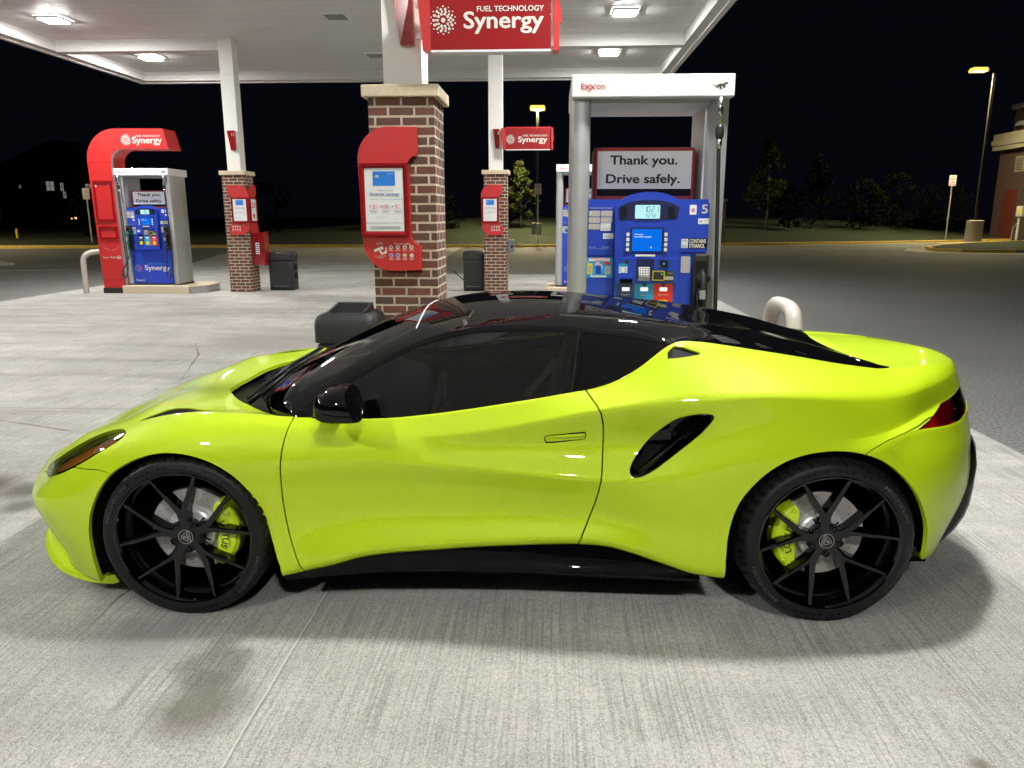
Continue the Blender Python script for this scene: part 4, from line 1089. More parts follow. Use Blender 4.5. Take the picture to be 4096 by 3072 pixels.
# ------------------------------------------------------------------ trees and shrubs (leaf clumps)
def leafy(name, x, y, zb, h, crown, label, cat, seed, n=2600, lm='leaf', trunk=True, lsz=.085, cone=True, group=None):
    rng = np.random.RandomState(seed)
    e = empty(name, (x, y, zb), 0, label, cat, group)
    z0 = h*.22 if trunk else .05
    if trunk:
        mb = MB(); mb.smooth = True
        mb.tube([(0,0,-.3),(.02,.01,h*.3),(-.02,.02,h*.6),(.01,0,h*.93)], [h*.013, h*.011, h*.007, h*.002], 8)
        for k in range(12):
            a = rng.uniform(0, 6.28); zz = z0+(h-z0)*rng.uniform(.02, .75); L_ = crown*(1-(zz-z0)/(h-z0))*.85+.1
            mb.tube([(0,0,zz),(L_*.5*math.cos(a), L_*.5*math.sin(a), zz+L_*.35),(L_*math.cos(a), L_*math.sin(a), zz+L_*.75)], [h*.004, h*.003, h*.001], 5)
        mb.build("trunk", M['bark'], e)
    # clumps spread through the crown; each clump a cloud of little leaf quads
    ncl = 46
    cl = []
    for k in range(ncl):
        t_ = rng.uniform(0, 1)**.85
        rmax = crown*((1-t_)**.75*1.0+.06)*(1-.55*max(0, .16-t_)/.16) if cone else crown*math.sqrt(max(.05, 1-(2*t_-.9)**2*.9))
        a = rng.uniform(0, 6.28); r = rmax*math.sqrt(rng.uniform(.08, 1))
        cl.append((r*math.cos(a), r*math.sin(a), z0+(h-z0)*t_, crown*rng.uniform(.16, .34)*(1-.4*t_)))
    V = []; F = []
    for k in range(n):
        c = cl[rng.randint(ncl)]
        dv_ = rng.normal(size=3); dv_ *= min(1, 1.25/np.linalg.norm(dv_)); p = np.array(c[:3]) + dv_*c[3]*np.array([.95, .95, .75])
        u = rng.normal(size=3); u /= np.linalg.norm(u); v = np.cross(u, rng.normal(size=3)); v /= np.linalg.norm(v)
        s_ = lsz*rng.uniform(.6, 1.3); m0 = len(V)
        V += [tuple(p-u*s_), tuple(p+v*s_*.55), tuple(p+u*s_), tuple(p-v*s_*.55)]; F.append((m0, m0+1, m0+2, m0+3))
    mb = MB(); mb.v = V
    for f in F: mb.face(f)
    mb.build("crown", M[lm], e)
    return e
leafy("young_tree", 13.6, 49.8, 1.05, 5.15, 1.35, "young cone shaped tree on the bank right of near dispenser", "tree", 1, 4200, lsz=.10)
leafy("young_tree", -1.9, 46.6, .70, 4.0, 1.05, "young yellowish tree behind the far middle pillar's right side", "tree", 2, 3200, lsz=.085)
SG = "dark shrubs on the grass bank"
for k, (x, y, h, c, lab, c2) in enumerate(((17.2, 51.5, 4.4, 1.5, "thin dark sapling just right of the cone shaped tree", True), (20.3, 52.0, 2.9, 1.5, "low dark shrub right of the sapling on the bank", False),
        (15.0, 49.9, 2.4, .9, "small shrub at the foot of the cone shaped tree", False), (23.3, 54, 3.3, 1.8, "wide dark shrub on the bank left of the right parking sign", False), (27.5, 56, 3.0, 1.8, "dark shrub on the bank by the right street lamp", False),
        (-8.6, 47.0, 2.6, 1.8, "dark shrub on the bank left of far middle pillar", False), (-6.6, 46.6, 2.2, 1.2, "smaller dark shrub next to the far middle pillar", False),
        (-17.5, 46.0, 2.9, 2.0, "dark shrub right of the far left pillar's waste bin, on the bank", False), (-27.5, 45.5, 2.6, 1.6, "dark shrub near the parking sign at far left", False), (-3.3, 47.5, 2.0, .9, "little shrub between far middle pillar and young yellowish tree", False))):
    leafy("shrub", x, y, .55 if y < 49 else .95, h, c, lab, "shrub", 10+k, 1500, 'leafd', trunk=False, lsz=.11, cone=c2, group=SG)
# ================================================================== THE CAR
def nspline(u, y):
    """natural cubic spline; returns evaluator"""
    u = np.asarray(u, float); y = np.asarray(y, float); n = len(u)
    h = np.diff(u); A = np.zeros((n, n)); b = np.zeros((n,)+y.shape[1:])
    A[0, 0] = A[-1, -1] = 1
    for i in range(1, n-1):
        A[i, i-1] = h[i-1]; A[i, i] = 2*(h[i-1]+h[i]); A[i, i+1] = h[i]
        b[i] = 6*((y[i+1]-y[i])/h[i]-(y[i]-y[i-1])/h[i-1])
    m = np.linalg.solve(A, b)
    def ev(x):
        x = np.asarray(x, float); k = np.clip(np.searchsorted(u, x)-1, 0, n-2)
        hk = h[k]; a = (u[k+1]-x)/hk; c = (x-u[k])/hk
        if y.ndim > 1: a = a[:, None]; c = c[:, None]; hk = hk[:, None]
        return a*y[k]+c*y[k+1]+((a**3-a)*m[k]+(c**3-c)*m[k+1])*hk*hk/6
    return ev
def mono(u, y, x):
    """monotone cubic (no overshoot)"""
    u = np.asarray(u, float); y = np.asarray(y, float)
    if y.ndim == 1: y = y[:, None]; sq = True
    else: sq = False
    h = np.diff(u)[:, None]; d = np.diff(y, axis=0)/h
    m = np.zeros_like(y); m[0] = d[0]; m[-1] = d[-1]
    w1 = 2*h[1:]+h[:-1]; w2 = h[1:]+2*h[:-1]
    with np.errstate(all='ignore'):
        mm = (w1+w2)/(w1/d[:-1]+w2/d[1:])
    m[1:-1] = np.where(d[:-1]*d[1:] > 0, mm, 0)
    x = np.asarray(x, float); k = np.clip(np.searchsorted(u, x)-1, 0, len(u)-2)
    t = ((x-u[k])/h[k, 0])[:, None]; hk = h[k]
    r = (2*t**3-3*t**2+1)*y[k]+(t**3-2*t**2+t)*hk*m[k]+(-2*t**3+3*t**2)*y[k+1]+(t**3-t**2)*hk*m[k+1]
    return r[:, 0] if sq else r

# longitudinal feature curves of the lower body, (u, x, |y|, z); u runs nose centre -> side -> tail centre
C1 = [(-1.6,-.80,0,.20),(-1.3,-.79,.30,.20),(-1.05,-.735,.50,.20),(-.85,-.65,.65,.19),(-.65,-.575,.765,.145),(-.40,-.385,.845,.105),(0,0,.89,.14),(.38,.38,.90,.164),(.50,.50,.90,.196),(.60,.60,.895,.216),(.70,.70,.89,.246),(.80,.80,.888,.264),(.95,.95,.885,.277),(1.25,1.25,.88,.298),(1.58,1.58,.88,.311),(1.70,1.70,.884,.305),(1.80,1.80,.888,.280),(1.95,1.95,.90,.232),(2.08,2.08,.915,.197),(2.18,2.18,.925,.190),(2.575,2.575,.93,.22),(2.94,2.93,.90,.262),(3.1,3.03,.83,.24),(3.3,3.14,.69,.225),(3.6,3.27,.42,.23),(4.1,3.31,0,.24)]
C3 = [(-1.6,-0.835,0,0.35),(-1.3,-0.825,0.3,0.35),(-1.05,-0.785,0.54,0.35),(-0.85,-0.71,0.705,0.34),(-0.65,-0.605,0.82,0.35),(-0.4,-0.395,0.898,0.365),(0,0,0.912,0.38),(0.4,0.4,0.888,0.4),(0.7,0.7,0.863,0.41),(1.2,1.2,0.853,0.415),(1.6,1.6,0.859,0.41),(1.95,1.95,0.9,0.4),(2.18,2.18,0.932,0.4),(2.575,2.575,0.945,0.41),(2.94,2.935,0.925,0.44),(3.1,3.075,0.84,0.46),(3.3,3.225,0.69,0.47),(3.6,3.385,0.42,0.48),(4.1,3.44,0,0.48)]
C4 = [(-1.6,-0.915,0,0.42),(-1.3,-0.9,0.3,0.42),(-1.05,-0.832,0.55,0.422),(-0.85,-0.74,0.71,0.435),(-0.65,-0.62,0.825,0.46),(-0.4,-0.4,0.902,0.49),(0,0,0.92,0.52),(0.4,0.4,0.896,0.545),(0.7,0.7,0.873,0.55),(1.2,1.2,0.867,0.535),(1.6,1.6,0.876,0.51),(1.8,1.8,0.895,0.5),(1.95,1.95,0.91,0.5),(2.18,2.18,0.938,0.53),(2.575,2.575,0.95,0.56),(2.9,2.9,0.932,0.62),(3.1,3.07,0.84,0.64),(3.3,3.215,0.69,0.65),(3.6,3.38,0.41,0.655),(4.1,3.445,0,0.66)]
C5 = [(-1.6,-0.885,0,0.475),(-1.3,-0.87,0.295,0.485),(-1.05,-0.805,0.53,0.495),(-0.85,-0.7,0.67,0.503),(-0.65,-0.602,0.79,0.53),(-0.4,-0.395,0.885,0.583),(-0.2,-0.2,0.91,0.652),(0,0,0.925,0.69),(0.2,0.2,0.922,0.69),(0.42,0.42,0.912,0.668),(0.64,0.64,0.906,0.675),(0.83,0.83,0.903,0.665),(1.03,1.03,0.907,0.65),(1.28,1.28,0.91,0.628),(1.49,1.49,0.913,0.609),(1.67,1.67,0.913,0.592),(1.8,1.8,0.91,0.588),(1.95,1.95,0.912,0.61),(2.18,2.18,0.938,0.67),(2.45,2.45,0.948,0.72),(2.575,2.575,0.9475,0.73),(2.7,2.7,0.94,0.735),(2.85,2.84,0.885,0.782),(3,2.95,0.845,0.795),(3.1,3.035,0.8,0.79),(3.3,3.19,0.655,0.778),(3.6,3.37,0.38,0.785),(4.1,3.44,0,0.79)]
C6 = [(-1.6,-0.86,0,0.507),(-1.3,-0.84,0.29,0.52),(-1.05,-0.775,0.51,0.54),(-0.85,-0.675,0.635,0.57),(-0.65,-0.56,0.75,0.605),(-0.4,-0.385,0.848,0.663),(-0.2,-0.2,0.876,0.715),(0,0,0.897,0.745),(0.2,0.2,0.897,0.748),(0.42,0.42,0.89,0.735),(0.7,0.7,0.885,0.733),(1.03,1.03,0.879,0.722),(1.3,1.3,0.86,0.715),(1.5,1.5,0.853,0.712),(1.7,1.7,0.852,0.712),(1.9,1.9,0.862,0.73),(2.05,2.05,0.888,0.765),(2.25,2.25,0.92,0.8),(2.5,2.5,0.935,0.785),(2.68,2.68,0.915,0.778),(2.85,2.835,0.85,0.8),(3.1,3.03,0.69,0.83),(3.3,3.175,0.565,0.842),(3.6,3.37,0.31,0.855),(4.1,3.46,0,0.86)]
C7 = [(-1.6,-0.83,0,0.527),(-1.3,-0.8,0.28,0.543),(-1.05,-0.74,0.49,0.57),(-0.85,-0.65,0.6,0.608),(-0.65,-0.54,0.69,0.65),(-0.4,-0.378,0.77,0.708),(-0.2,-0.2,0.815,0.758),(0,0,0.843,0.79),(0.2,0.2,0.852,0.796),(0.42,0.42,0.856,0.786),(0.7,0.7,0.864,0.77),(0.98,0.98,0.868,0.758),(1.18,1.18,0.878,0.775),(1.38,1.38,0.883,0.812),(1.67,1.67,0.9,0.875),(1.85,1.85,0.912,0.903),(2,2,0.919,0.919),(2.32,2.32,0.919,0.938),(2.48,2.48,0.905,0.936),(2.68,2.68,0.862,0.925),(2.85,2.84,0.795,0.916),(3.1,3.02,0.67,0.9208),(3.3,3.17,0.53,0.923),(3.6,3.36,0.28,0.9194),(4.1,3.452,0,0.9172)]
C8 = [(-1.6,-0.8,0,0.54),(-1.3,-0.765,0.27,0.558),(-1.05,-0.7,0.46,0.59),(-0.85,-0.62,0.56,0.635),(-0.65,-0.525,0.64,0.68),(-0.4,-0.37,0.7,0.733),(-0.25,-0.25,0.733,0.766),(-0.12,-0.12,0.752,0.799),(0,0,0.765,0.817),(0.15,0.15,0.776,0.824),(0.31,0.31,0.788,0.821),(0.44,0.44,0.797,0.815),(0.71,0.71,0.81,0.812),(0.84,0.84,0.815,0.818),(0.975,0.975,0.82,0.833),(1.13,1.13,0.825,0.855),(1.38,1.38,0.822,0.895),(1.56,1.56,0.803,0.923),(1.66,1.66,0.785,0.938),(1.74,1.74,0.768,0.962),(1.81,1.81,0.753,0.998),(1.87,1.87,0.742,1.04),(1.92,1.92,0.732,1.08),(1.955,1.955,0.725,1.104),(2,2,0.712,1.117),(2.07,2.07,0.695,1.112),(2.2,2.2,0.672,1.092),(2.35,2.35,0.648,1.066),(2.51,2.51,0.622,1.038),(2.68,2.68,0.598,1.006),(2.81,2.81,0.572,0.985),(2.92,2.9,0.545,0.973),(3.1,3.05,0.49,0.973),(3.3,3.2,0.4,0.968),(3.6,3.37,0.22,0.949),(4.1,3.44,0,0.934)]
T1 = [(-1.6,-0.8,0,0.54),(-1.3,-0.755,0.2,0.564),(-1.05,-0.69,0.34,0.6),(-0.85,-0.605,0.42,0.65),(-0.65,-0.51,0.5,0.694),(-0.4,-0.36,0.575,0.748),(-0.2,-0.2,0.64,0.8),(0,0,0.66,0.8155),(0.15,0.15,0.685,0.813),(0.31,0.31,0.7,0.8),(0.44,0.44,0.72,0.775),(0.7,0.7,0.7,0.72),(1.6,1.6,0.7,0.8),(1.85,1.85,0.66,0.88),(2,2,0.62,0.98),(2.3,2.3,0.58,0.99),(2.6,2.6,0.54,0.965),(2.8,2.8,0.5,0.955),(2.95,2.92,0.46,0.972),(3.1,3.06,0.41,0.973),(3.3,3.22,0.32,0.97),(3.6,3.38,0.16,0.954),(4.1,3.44,0,0.934)]
T2 = [(-1.6,-0.8,0,0.54),(-1.3,-0.75,0.1,0.567),(-1.05,-0.68,0.17,0.608),(-0.85,-0.6,0.23,0.662),(-0.65,-0.5,0.3,0.712),(-0.4,-0.35,0.36,0.763),(-0.2,-0.19,0.4,0.803),(0,0,0.43,0.812),(0.15,0.15,0.43,0.8),(0.31,0.31,0.42,0.75),(0.44,0.44,0.4,0.7),(0.7,0.7,0.4,0.68),(1.6,1.6,0.4,0.7),(1.85,1.85,0.4,0.78),(2,2,0.4,0.9),(2.3,2.3,0.4,0.95),(2.6,2.6,0.38,0.95),(2.8,2.8,0.34,0.955),(2.95,2.92,0.3,0.978),(3.1,3.07,0.25,0.978),(3.3,3.25,0.18,0.976),(3.6,3.39,0.08,0.958),(4.1,3.44,0,0.934)]
T3 = [(-1.6,-0.8,0,0.54),(-1.3,-0.745,0,0.568),(-1.05,-0.67,0,0.61),(-0.85,-0.59,0,0.663),(-0.65,-0.49,0,0.711),(-0.4,-0.34,0,0.755),(-0.2,-0.18,0,0.776),(0,0,0,0.78),(0.15,0.15,0,0.77),(0.31,0.31,0,0.74),(0.44,0.44,0,0.7),(0.7,0.7,0,0.68),(1.6,1.6,0,0.7),(1.85,1.85,0,0.75),(2,2,0,0.88),(2.3,2.3,0,0.94),(2.6,2.6,0,0.95),(2.8,2.8,0,0.965),(2.95,2.92,0,0.982),(3.1,3.08,0,0.983),(3.3,3.27,0,0.98),(3.6,3.4,0,0.959),(4.1,3.44,0,0.934)]
U = np.concatenate([np.linspace(-1.6, -.5, 90), np.linspace(-.49, 2.95, 400), np.linspace(2.96, 4.1, 90)])
def curve(c, soft=False):
    c = np.array(c)
    if soft: return mono(c[:, 0], c[:, 1:], U)
    return nspline(c[:, 0], c[:, 1:])(U)
K1 = curve(C1, True); K3 = curve(C3); K4 = curve(C4); K5 = curve(C5); K6 = curve(C6); K7 = curve(C7); K8 = curve(C8, True)
def smooth_u(K, n):
    for _ in range(n):
        K2 = K.copy(); K2[1:-1] = .25*K[:-2]+.5*K[1:-1]+.25*K[2:]; K2[:, 1] = np.where(K[:, 1] < 1e-9, 0, K2[:, 1]); K = K2
    return K
K1 = smooth_u(K1, 20); K8 = smooth_u(K8, 14)
K5 = smooth_u(K5, 60); K6 = smooth_u(K6, 60); K7 = smooth_u(K7, 60); K3 = smooth_u(K3, 40); K4 = smooth_u(K4, 40)
K2 = K1 + np.array([0, .013, .030]); K2[:, 1] = np.where(K1[:, 1] < .02, K1[:, 1], K2[:, 1])
fr = np.clip((-.4-U)/.5, 0, 1)[:, None]; K2 = K2*(1-fr) + (K1+np.array([0, 0, .03]))*fr
K0 = K1.copy(); K0[:, 1] = np.maximum(0, K1[:, 1]-.06); K0[:, 2] -= .006
K0[:, 0] += .05*np.clip((-.4-U)/.5, 0, 1) - .05*np.clip((U-2.95)/.4, 0, 1)
Q1, Q2, Q3 = curve(T1, True), curve(T2, True), curve(T3, True)
rows = [K0, K1, K2, K3, K4, K5, K6, K7, K8, Q1, Q2, Q3]
def W(pts):
    a = np.array(pts); return np.interp(U, a[:, 0], a[:, 1])
crease = {1: W([(0,1),(1,1)]), 2: W([(-.5,.3),(0,.8),(3,.8)]), 5: W([(.45,0),(.8,.6),(1.1,.8),(1.4,.95),(1.8,.95),(2.0,.4),(2.2,0),(2.7,0),(2.85,1),(4.1,1)]),
          6: W([(2.45,0),(2.62,.9),(4.1,1)]), 7: W([(.75,0),(1.05,.7),(1.4,.95),(2.2,.9),(2.6,.6),(2.9,.35),(4.1,.8)]), 8: W([(-.6,.0),(-.3,.5),(0,.6),(.3,.8),(.45,1),(2.9,1),(3.2,.3),(4.1,0)])}
nseg = {0: 2, 1: 3, 2: 9, 3: 9, 4: 9, 5: 9, 6: 9, 7: 9, 8: 9, 9: 9, 10: 9}
P = np.stack(rows)                       # (rows, nu, 3)
nr = len(rows)
mt = np.zeros_like(P); mt[0] = P[1]-P[0]; mt[-1] = P[-1]-P[-2]
for i in range(1, nr-1):
    a = np.linalg.norm(P[i]-P[i-1], axis=1)[:, None]+1e-6; b = np.linalg.norm(P[i+1]-P[i], axis=1)[:, None]+1e-6
    mt[i] = ((P[i]-P[i-1])/a*b + (P[i+1]-P[i])/b*a)/(a+b)
mt[-1] *= np.array([1, 1, 0])            # flat across the centre line
G = []; VI = []
for i in range(nr-1):
    hseg = np.linalg.norm(P[i+1]-P[i], axis=1)[:, None]
    a = np.linalg.norm(P[i]-P[max(i-1, 0)], axis=1)[:, None]
    m0 = mt[i]*hseg if i > 0 else (P[1]-P[0]); m1 = mt[i+1]*hseg if i+1 < nr-1 else (P[-1]-P[-2])*np.array([1, 1, 0])
    if i in crease: m0 = m0*(1-crease[i][:, None]) + (P[i+1]-P[i])*crease[i][:, None]
    if i+1 in crease: m1 = m1*(1-crease[i+1][:, None]) + (P[i+1]-P[i])*crease[i+1][:, None]
    n = nseg[i]
    for k in range(n + (1 if i == nr-2 else 0)):
        t_ = k/n; G.append((2*t_**3-3*t_**2+1)*P[i]+(t_**3-2*t_**2+t_)*m0+(-2*t_**3+3*t_**2)*P[i+1]+(t_**3-t_**2)*m1); VI.append(i+t_)
G = np.stack(G); VI = np.array(VI)       # (nv, nu, 3)
G[:, :, 1] = np.maximum(G[:, :, 1], 0)
# muscle of the rear haunch: soft hollow leading into the side intake
xx, zz = G[:, :, 0], G[:, :, 2]
onside = (VI[:, None] < 7.2) & (VI[:, None] > 2)
G[:, :, 1] -= .024*np.exp(-(((xx-1.88)/.17)**2 + ((zz-.72)/.085)**2))*onside
G[:, :, 1] += .012*np.exp(-(((xx-2.22)/.14)**2 + ((zz-.70)/.16)**2))*onside

def grid_tris(nv, nu, flip=False):
    i = np.arange(nv-1)[:, None]*nu + np.arange(nu-1)[None, :]
    a, b, c, d = i, i+1, i+nu+1, i+nu
    T = np.concatenate([np.stack([a, b, c], -1).reshape(-1, 3), np.stack([a, c, d], -1).reshape(-1, 3)])
    return T[:, ::-1] if flip else T
def vnormals(V, T):
    n = np.cross(V[T[:, 1]]-V[T[:, 0]], V[T[:, 2]]-V[T[:, 0]])
    N = np.zeros_like(V)
    for k in range(3): np.add.at(N, T[:, k], n)
    l = np.linalg.norm(N, axis=1)[:, None]; return N/np.maximum(l, 1e-12)
class Surf:
    """triangles with positions, normals and extra per-vertex attributes (u, v)"""
    def __init__(s, V, T, N, A): s.V, s.T, s.N, s.A = V, T, N, A
    def clip(s, f):
        """keep where f > 0"""
        f = np.where(np.abs(f) < 1e-9, 1e-9, f)
        T = s.T; ins = f[T] > 0; cnt = ins.sum(1)
        keep = T[cnt == 3]; newV = [s.V]; newN = [s.N]; newA = [s.A]; base = len(s.V); cache = {}; out = []; vs = []; 
        def cut(i, j):
            nonlocal base
            k = (i, j) if i < j else (j, i)
            if k in cache: return cache[k]
            t = f[k[0]]/(f[k[0]]-f[k[1]])
            vs.append((k[0], k[1], t)); cache[k] = base; base += 1; return cache[k]
        segs = []
        for tri, m in zip(T[(cnt == 1) | (cnt == 2)], ins[(cnt == 1) | (cnt == 2)]):
            if m.sum() == 1:
                k = int(np.argmax(m)); a, b, c = tri[k], tri[(k+1) % 3], tri[(k+2) % 3]
                p, q = cut(a, b), cut(a, c); out.append((a, p, q)); segs.append((p, q))
            else:
                k = int(np.argmin(m)); a, b, c = tri[k], tri[(k+1) % 3], tri[(k+2) % 3]
                p, q = cut(a, b), cut(a, c); out += [(p, b, c), (p, c, q)]; segs.append((q, p))
        if vs:
            I = np.array([v[0] for v in vs]); J = np.array([v[1] for v in vs]); t = np.array([v[2] for v in vs])[:, None]
            newV.append(s.V[I]*(1-t)+s.V[J]*t); nn = s.N[I]*(1-t)+s.N[J]*t; newN.append(nn/np.linalg.norm(nn, axis=1)[:, None].clip(1e-9)); newA.append(s.A[I]*(1-t)+s.A[J]*t)
        T2 = np.concatenate([keep, np.array(out, int).reshape(-1, 3)]) if out else keep
        r = Surf(np.concatenate(newV), T2, np.concatenate(newN), np.concatenate(newA)); r.segs = segs
        return r
    def offset(s, d): return Surf(s.V - s.N*d, s.T, s.N, s.A)
    def compact(s):
        u, inv = np.unique(s.T, return_inverse=True)
        return Surf(s.V[u], inv.reshape(-1, 3), s.N[u], s.A[u])
def poly_sdf(px, pz, pts):
    """signed distance, positive inside"""
    pts = np.array(pts); a = pts; b = np.roll(pts, -1, 0)
    d = np.full(px.shape, 1e9); inside = np.zeros(px.shape, bool)
    for (ax, az), (bx, bz) in zip(a, b):
        ex, ez = bx-ax, bz-az; wx, wz = px-ax, pz-az
        t = np.clip((wx*ex+wz*ez)/(ex*ex+ez*ez+1e-12), 0, 1)
        d = np.minimum(d, np.hypot(wx-ex*t, wz-ez*t))
        c = ((az > pz) != (bz > pz)) & (px < (bx-ax)*(pz-az)/(bz-az+1e-15)+ax); inside ^= c
    return np.where(inside, d, -d)
def rounded(pts, n=6, closed=True):
    """Catmull-Rom through traced outline points"""
    P_ = np.array(pts, float); m = len(P_); out = []
    for i in range(m if closed else m-1):
        a, b, c, d = P_[(i-1) % m] if closed else P_[max(i-1, 0)], P_[i], P_[(i+1) % m], P_[(i+2) % m] if closed else P_[min(i+2, m-1)]
        for k in range(n):
            t = k/n; out.append(.5*((2*b)+(c-a)*t+(2*a-5*b+4*c-d)*t*t+(-a+3*b-3*c+d)*t**3))
    if not closed: out.append(P_[-1])
    return np.array(out)
def mirror(s): return Surf(s.V*np.array([1, -1, 1]), s.T[:, ::-1], s.N*np.array([1, -1, 1]), s.A)
CAR = empty("sports_car", (-1.5006, 3.6791, 0), R(1.773), "lime yellow mid engined sports car with black roof, mirrors and wheels", "sports car")
def surf_obj(name, surfs, m, parent=CAR, flange=None, fdir=None):
    """join surfaces into one mesh with custom normals; flange = depth of the returned edge"""
    V = []; T = []; N = []; off = 0
    for s in surfs:
        c = s
        V.append(c.V); T.append(c.T+off); N.append(c.N); off += len(c.V)
    V = np.concatenate(V); T = np.concatenate(T); N = np.concatenate(N)
    key0 = np.round(V*1e5).astype(np.int64); _, first, inv0 = np.unique(key0, axis=0, return_index=True, return_inverse=True); T = first[inv0.ravel()[T]]
    T = T[(T[:, 0] != T[:, 1]) & (T[:, 1] != T[:, 2]) & (T[:, 0] != T[:, 2])]
    # drop slivers and unused
    ar = np.linalg.norm(np.cross(V[T[:, 1]]-V[T[:, 0]], V[T[:, 2]]-V[T[:, 0]]), axis=1); T = T[ar > 1e-12]
    u, inv = np.unique(T, return_inverse=True); T = inv.reshape(-1, 3); V = V[u]; N = N[u]
    nfl = 0
    if flange:
        from collections import Counter
        key = np.round(V*2e4).astype(np.int64); _, wid = np.unique(key, axis=0, return_inverse=True); wid = wid.ravel()
        cnt = Counter()
        for a, b in ((0, 1), (1, 2), (2, 0)):
            ea = wid[T[:, a]]; eb = wid[T[:, b]]
            for p, q in zip(np.minimum(ea, eb), np.maximum(ea, eb)): cnt[(p, q)] += 1
        E = []
        for a, b in ((0, 1), (1, 2), (2, 0)):
            for p, q in T[:, [a, b]]:
                k = (min(wid[p], wid[q]), max(wid[p], wid[q]))
                if cnt[k] == 1 and wid[p] != wid[q]: E.append((p, q))
        if E:
            E = np.array(E); ids, inv2 = np.unique(E, return_inverse=True); inv2 = inv2.reshape(-1, 2)
            base = len(V); D = -N[ids]*flange if fdir is None else fdir(V[ids], N[ids])
            # wall vertices get their own normals (perpendicular to edge and surface)
            A_, B_ = V[E[:, 0]], V[E[:, 1]]; wnf = np.cross(B_-A_, -N[E[:, 0]]); wn_ = np.zeros((len(ids), 3))
            for k in range(2): np.add.at(wn_, inv2[:, k], wnf)
            wn_ /= np.linalg.norm(wn_, axis=1)[:, None].clip(1e-9); wn_ = -wn_
            V = np.concatenate([V, V[ids], V[ids]+D]); N = np.concatenate([N, wn_, wn_]); m_ = len(ids)
            q = np.stack([base+inv2[:, 1], base+inv2[:, 0], base+m_+inv2[:, 0]], 1); q2 = np.stack([base+inv2[:, 1], base+m_+inv2[:, 0], base+m_+inv2[:, 1]], 1)
            T = np.concatenate([T, q, q2])
    me = bpy.data.meshes.new(name); me.from_pydata(V.tolist(), [], T.tolist())
    me.polygons.foreach_set("use_smooth", [True]*len(T)); me.materials.append(m); me.update()
    me.normals_split_custom_set_from_vertices(N.tolist())
    return link(bpy.data.objects.new(name, me), parent)

nv, nu = G.shape[:2]
V0 = G.copy(); V0[:, :, 1] *= -1       # near side has negative y
Vb = V0.reshape(-1, 3)
Tb = grid_tris(nv, nu, False)
Nb = vnormals(Vb, Tb)
ctr = np.array([1.3, 0, .45])
if (np.einsum('ij,ij->i', Nb, Vb-ctr) > 0).mean() < .5: Tb = Tb[:, ::-1]; Nb = -Nb
Ng = Nb.reshape(nv, nu, 3); Ng[-1, :, 1] = 0; Ng[:, 0, 1] *= 0; Ng[:, -1, 1] *= 0
Nb = Ng.reshape(-1, 3); Nb /= np.linalg.norm(Nb, axis=1)[:, None].clip(1e-9)
UU, VV = np.meshgrid(U, VI); Ab = np.stack([UU.ravel(), VV.ravel()], 1)
body = Surf(Vb, Tb, Nb, Ab)

FARCH = [(-.404,-.2),(-.406,.06),(-.406,.120),(-.405,.203),(-.402,.277),(-.395,.353),(-.377,.424),(-.346,.498),(-.308,.561),(-.263,.610),(-.207,.647),(-.154,.672),(-.099,.689),(-.037,.698),(.028,.696),(.091,.684),(.150,.661),(.209,.621),(.261,.562),(.303,.488),(.335,.403),(.357,.319),(.375,.246),(.388,.179),(.392,-.2)]
RARCH = [(2.179,-.2),(2.178,.195),(2.177,.278),(2.181,.371),(2.196,.465),(2.223,.537),(2.267,.602),(2.318,.653),(2.376,.690),(2.440,.714),(2.510,.728),(2.577,.732),(2.643,.726),(2.712,.708),(2.774,.677),(2.830,.632),(2.882,.573),(2.930,.497),(2.968,.410),(2.983,.332),(2.987,.265),(2.975,.21),(2.95,.1),(2.94,-.2)]
FARCH = rounded(FARCH, 5, False); RARCH = rounded(RARCH, 5, False)
INTAKE = rounded([(2.103,.848),(2.090,.863),(2.046,.863),(2.000,.853),(1.955,.833),(1.893,.772),(1.848,.714),(1.812,.668),(1.796,.642),(1.792,.620),(1.806,.605),(1.842,.610),(1.891,.635),(1.944,.672),(2.009,.727),(2.055,.774),(2.085,.815)], 5)
HEADL = rounded([(-.704,.536),(-.674,.561),(-.628,.590),(-.578,.621),(-.525,.653),(-.467,.685),(-.406,.713),(-.342,.735),(-.295,.746),(-.262,.749),(-.244,.744),(-.250,.731),(-.283,.708),(-.333,.679),(-.387,.647),(-.440,.618),(-.505,.585),(-.575,.555),(-.640,.531),(-.682,.526)], 4)
DOOR = [(.446,.830),(.445,.812),(.439,.788),(.430,.755),(.423,.715),(.418,.673),(.413,.627),(.409,.582),(.407,.526),(.409,.472),(.414,.412),(.424,.350),(.438,.300),(.456,.245),(.468,.215),(.481,.190),(.49,.05),(1.60,.05),(1.590,.30),(1.609,.352),(1.629,.393),(1.645,.437),(1.658,.483),(1.669,.534),(1.677,.590),(1.684,.645),(1.688,.706),(1.688,.758),(1.684,.810),(1.673,.858),(1.660,.884),(1.640,.906),(1.620,.930),(1.61,.96),(1.60,1.05),(.45,1.05)]
DOOR = np.array(DOOR)
x_, z_ = lambda s: s.V[:, 0], lambda s: s.V[:, 2]
def F(s, poly): return poly_sdf(s.V[:, 0], s.V[:, 2], poly)
GAP = .0030
s0 = body
s0 = s0.clip(-F(s0, FARCH)); s0 = s0.clip(-F(s0, RARCH))
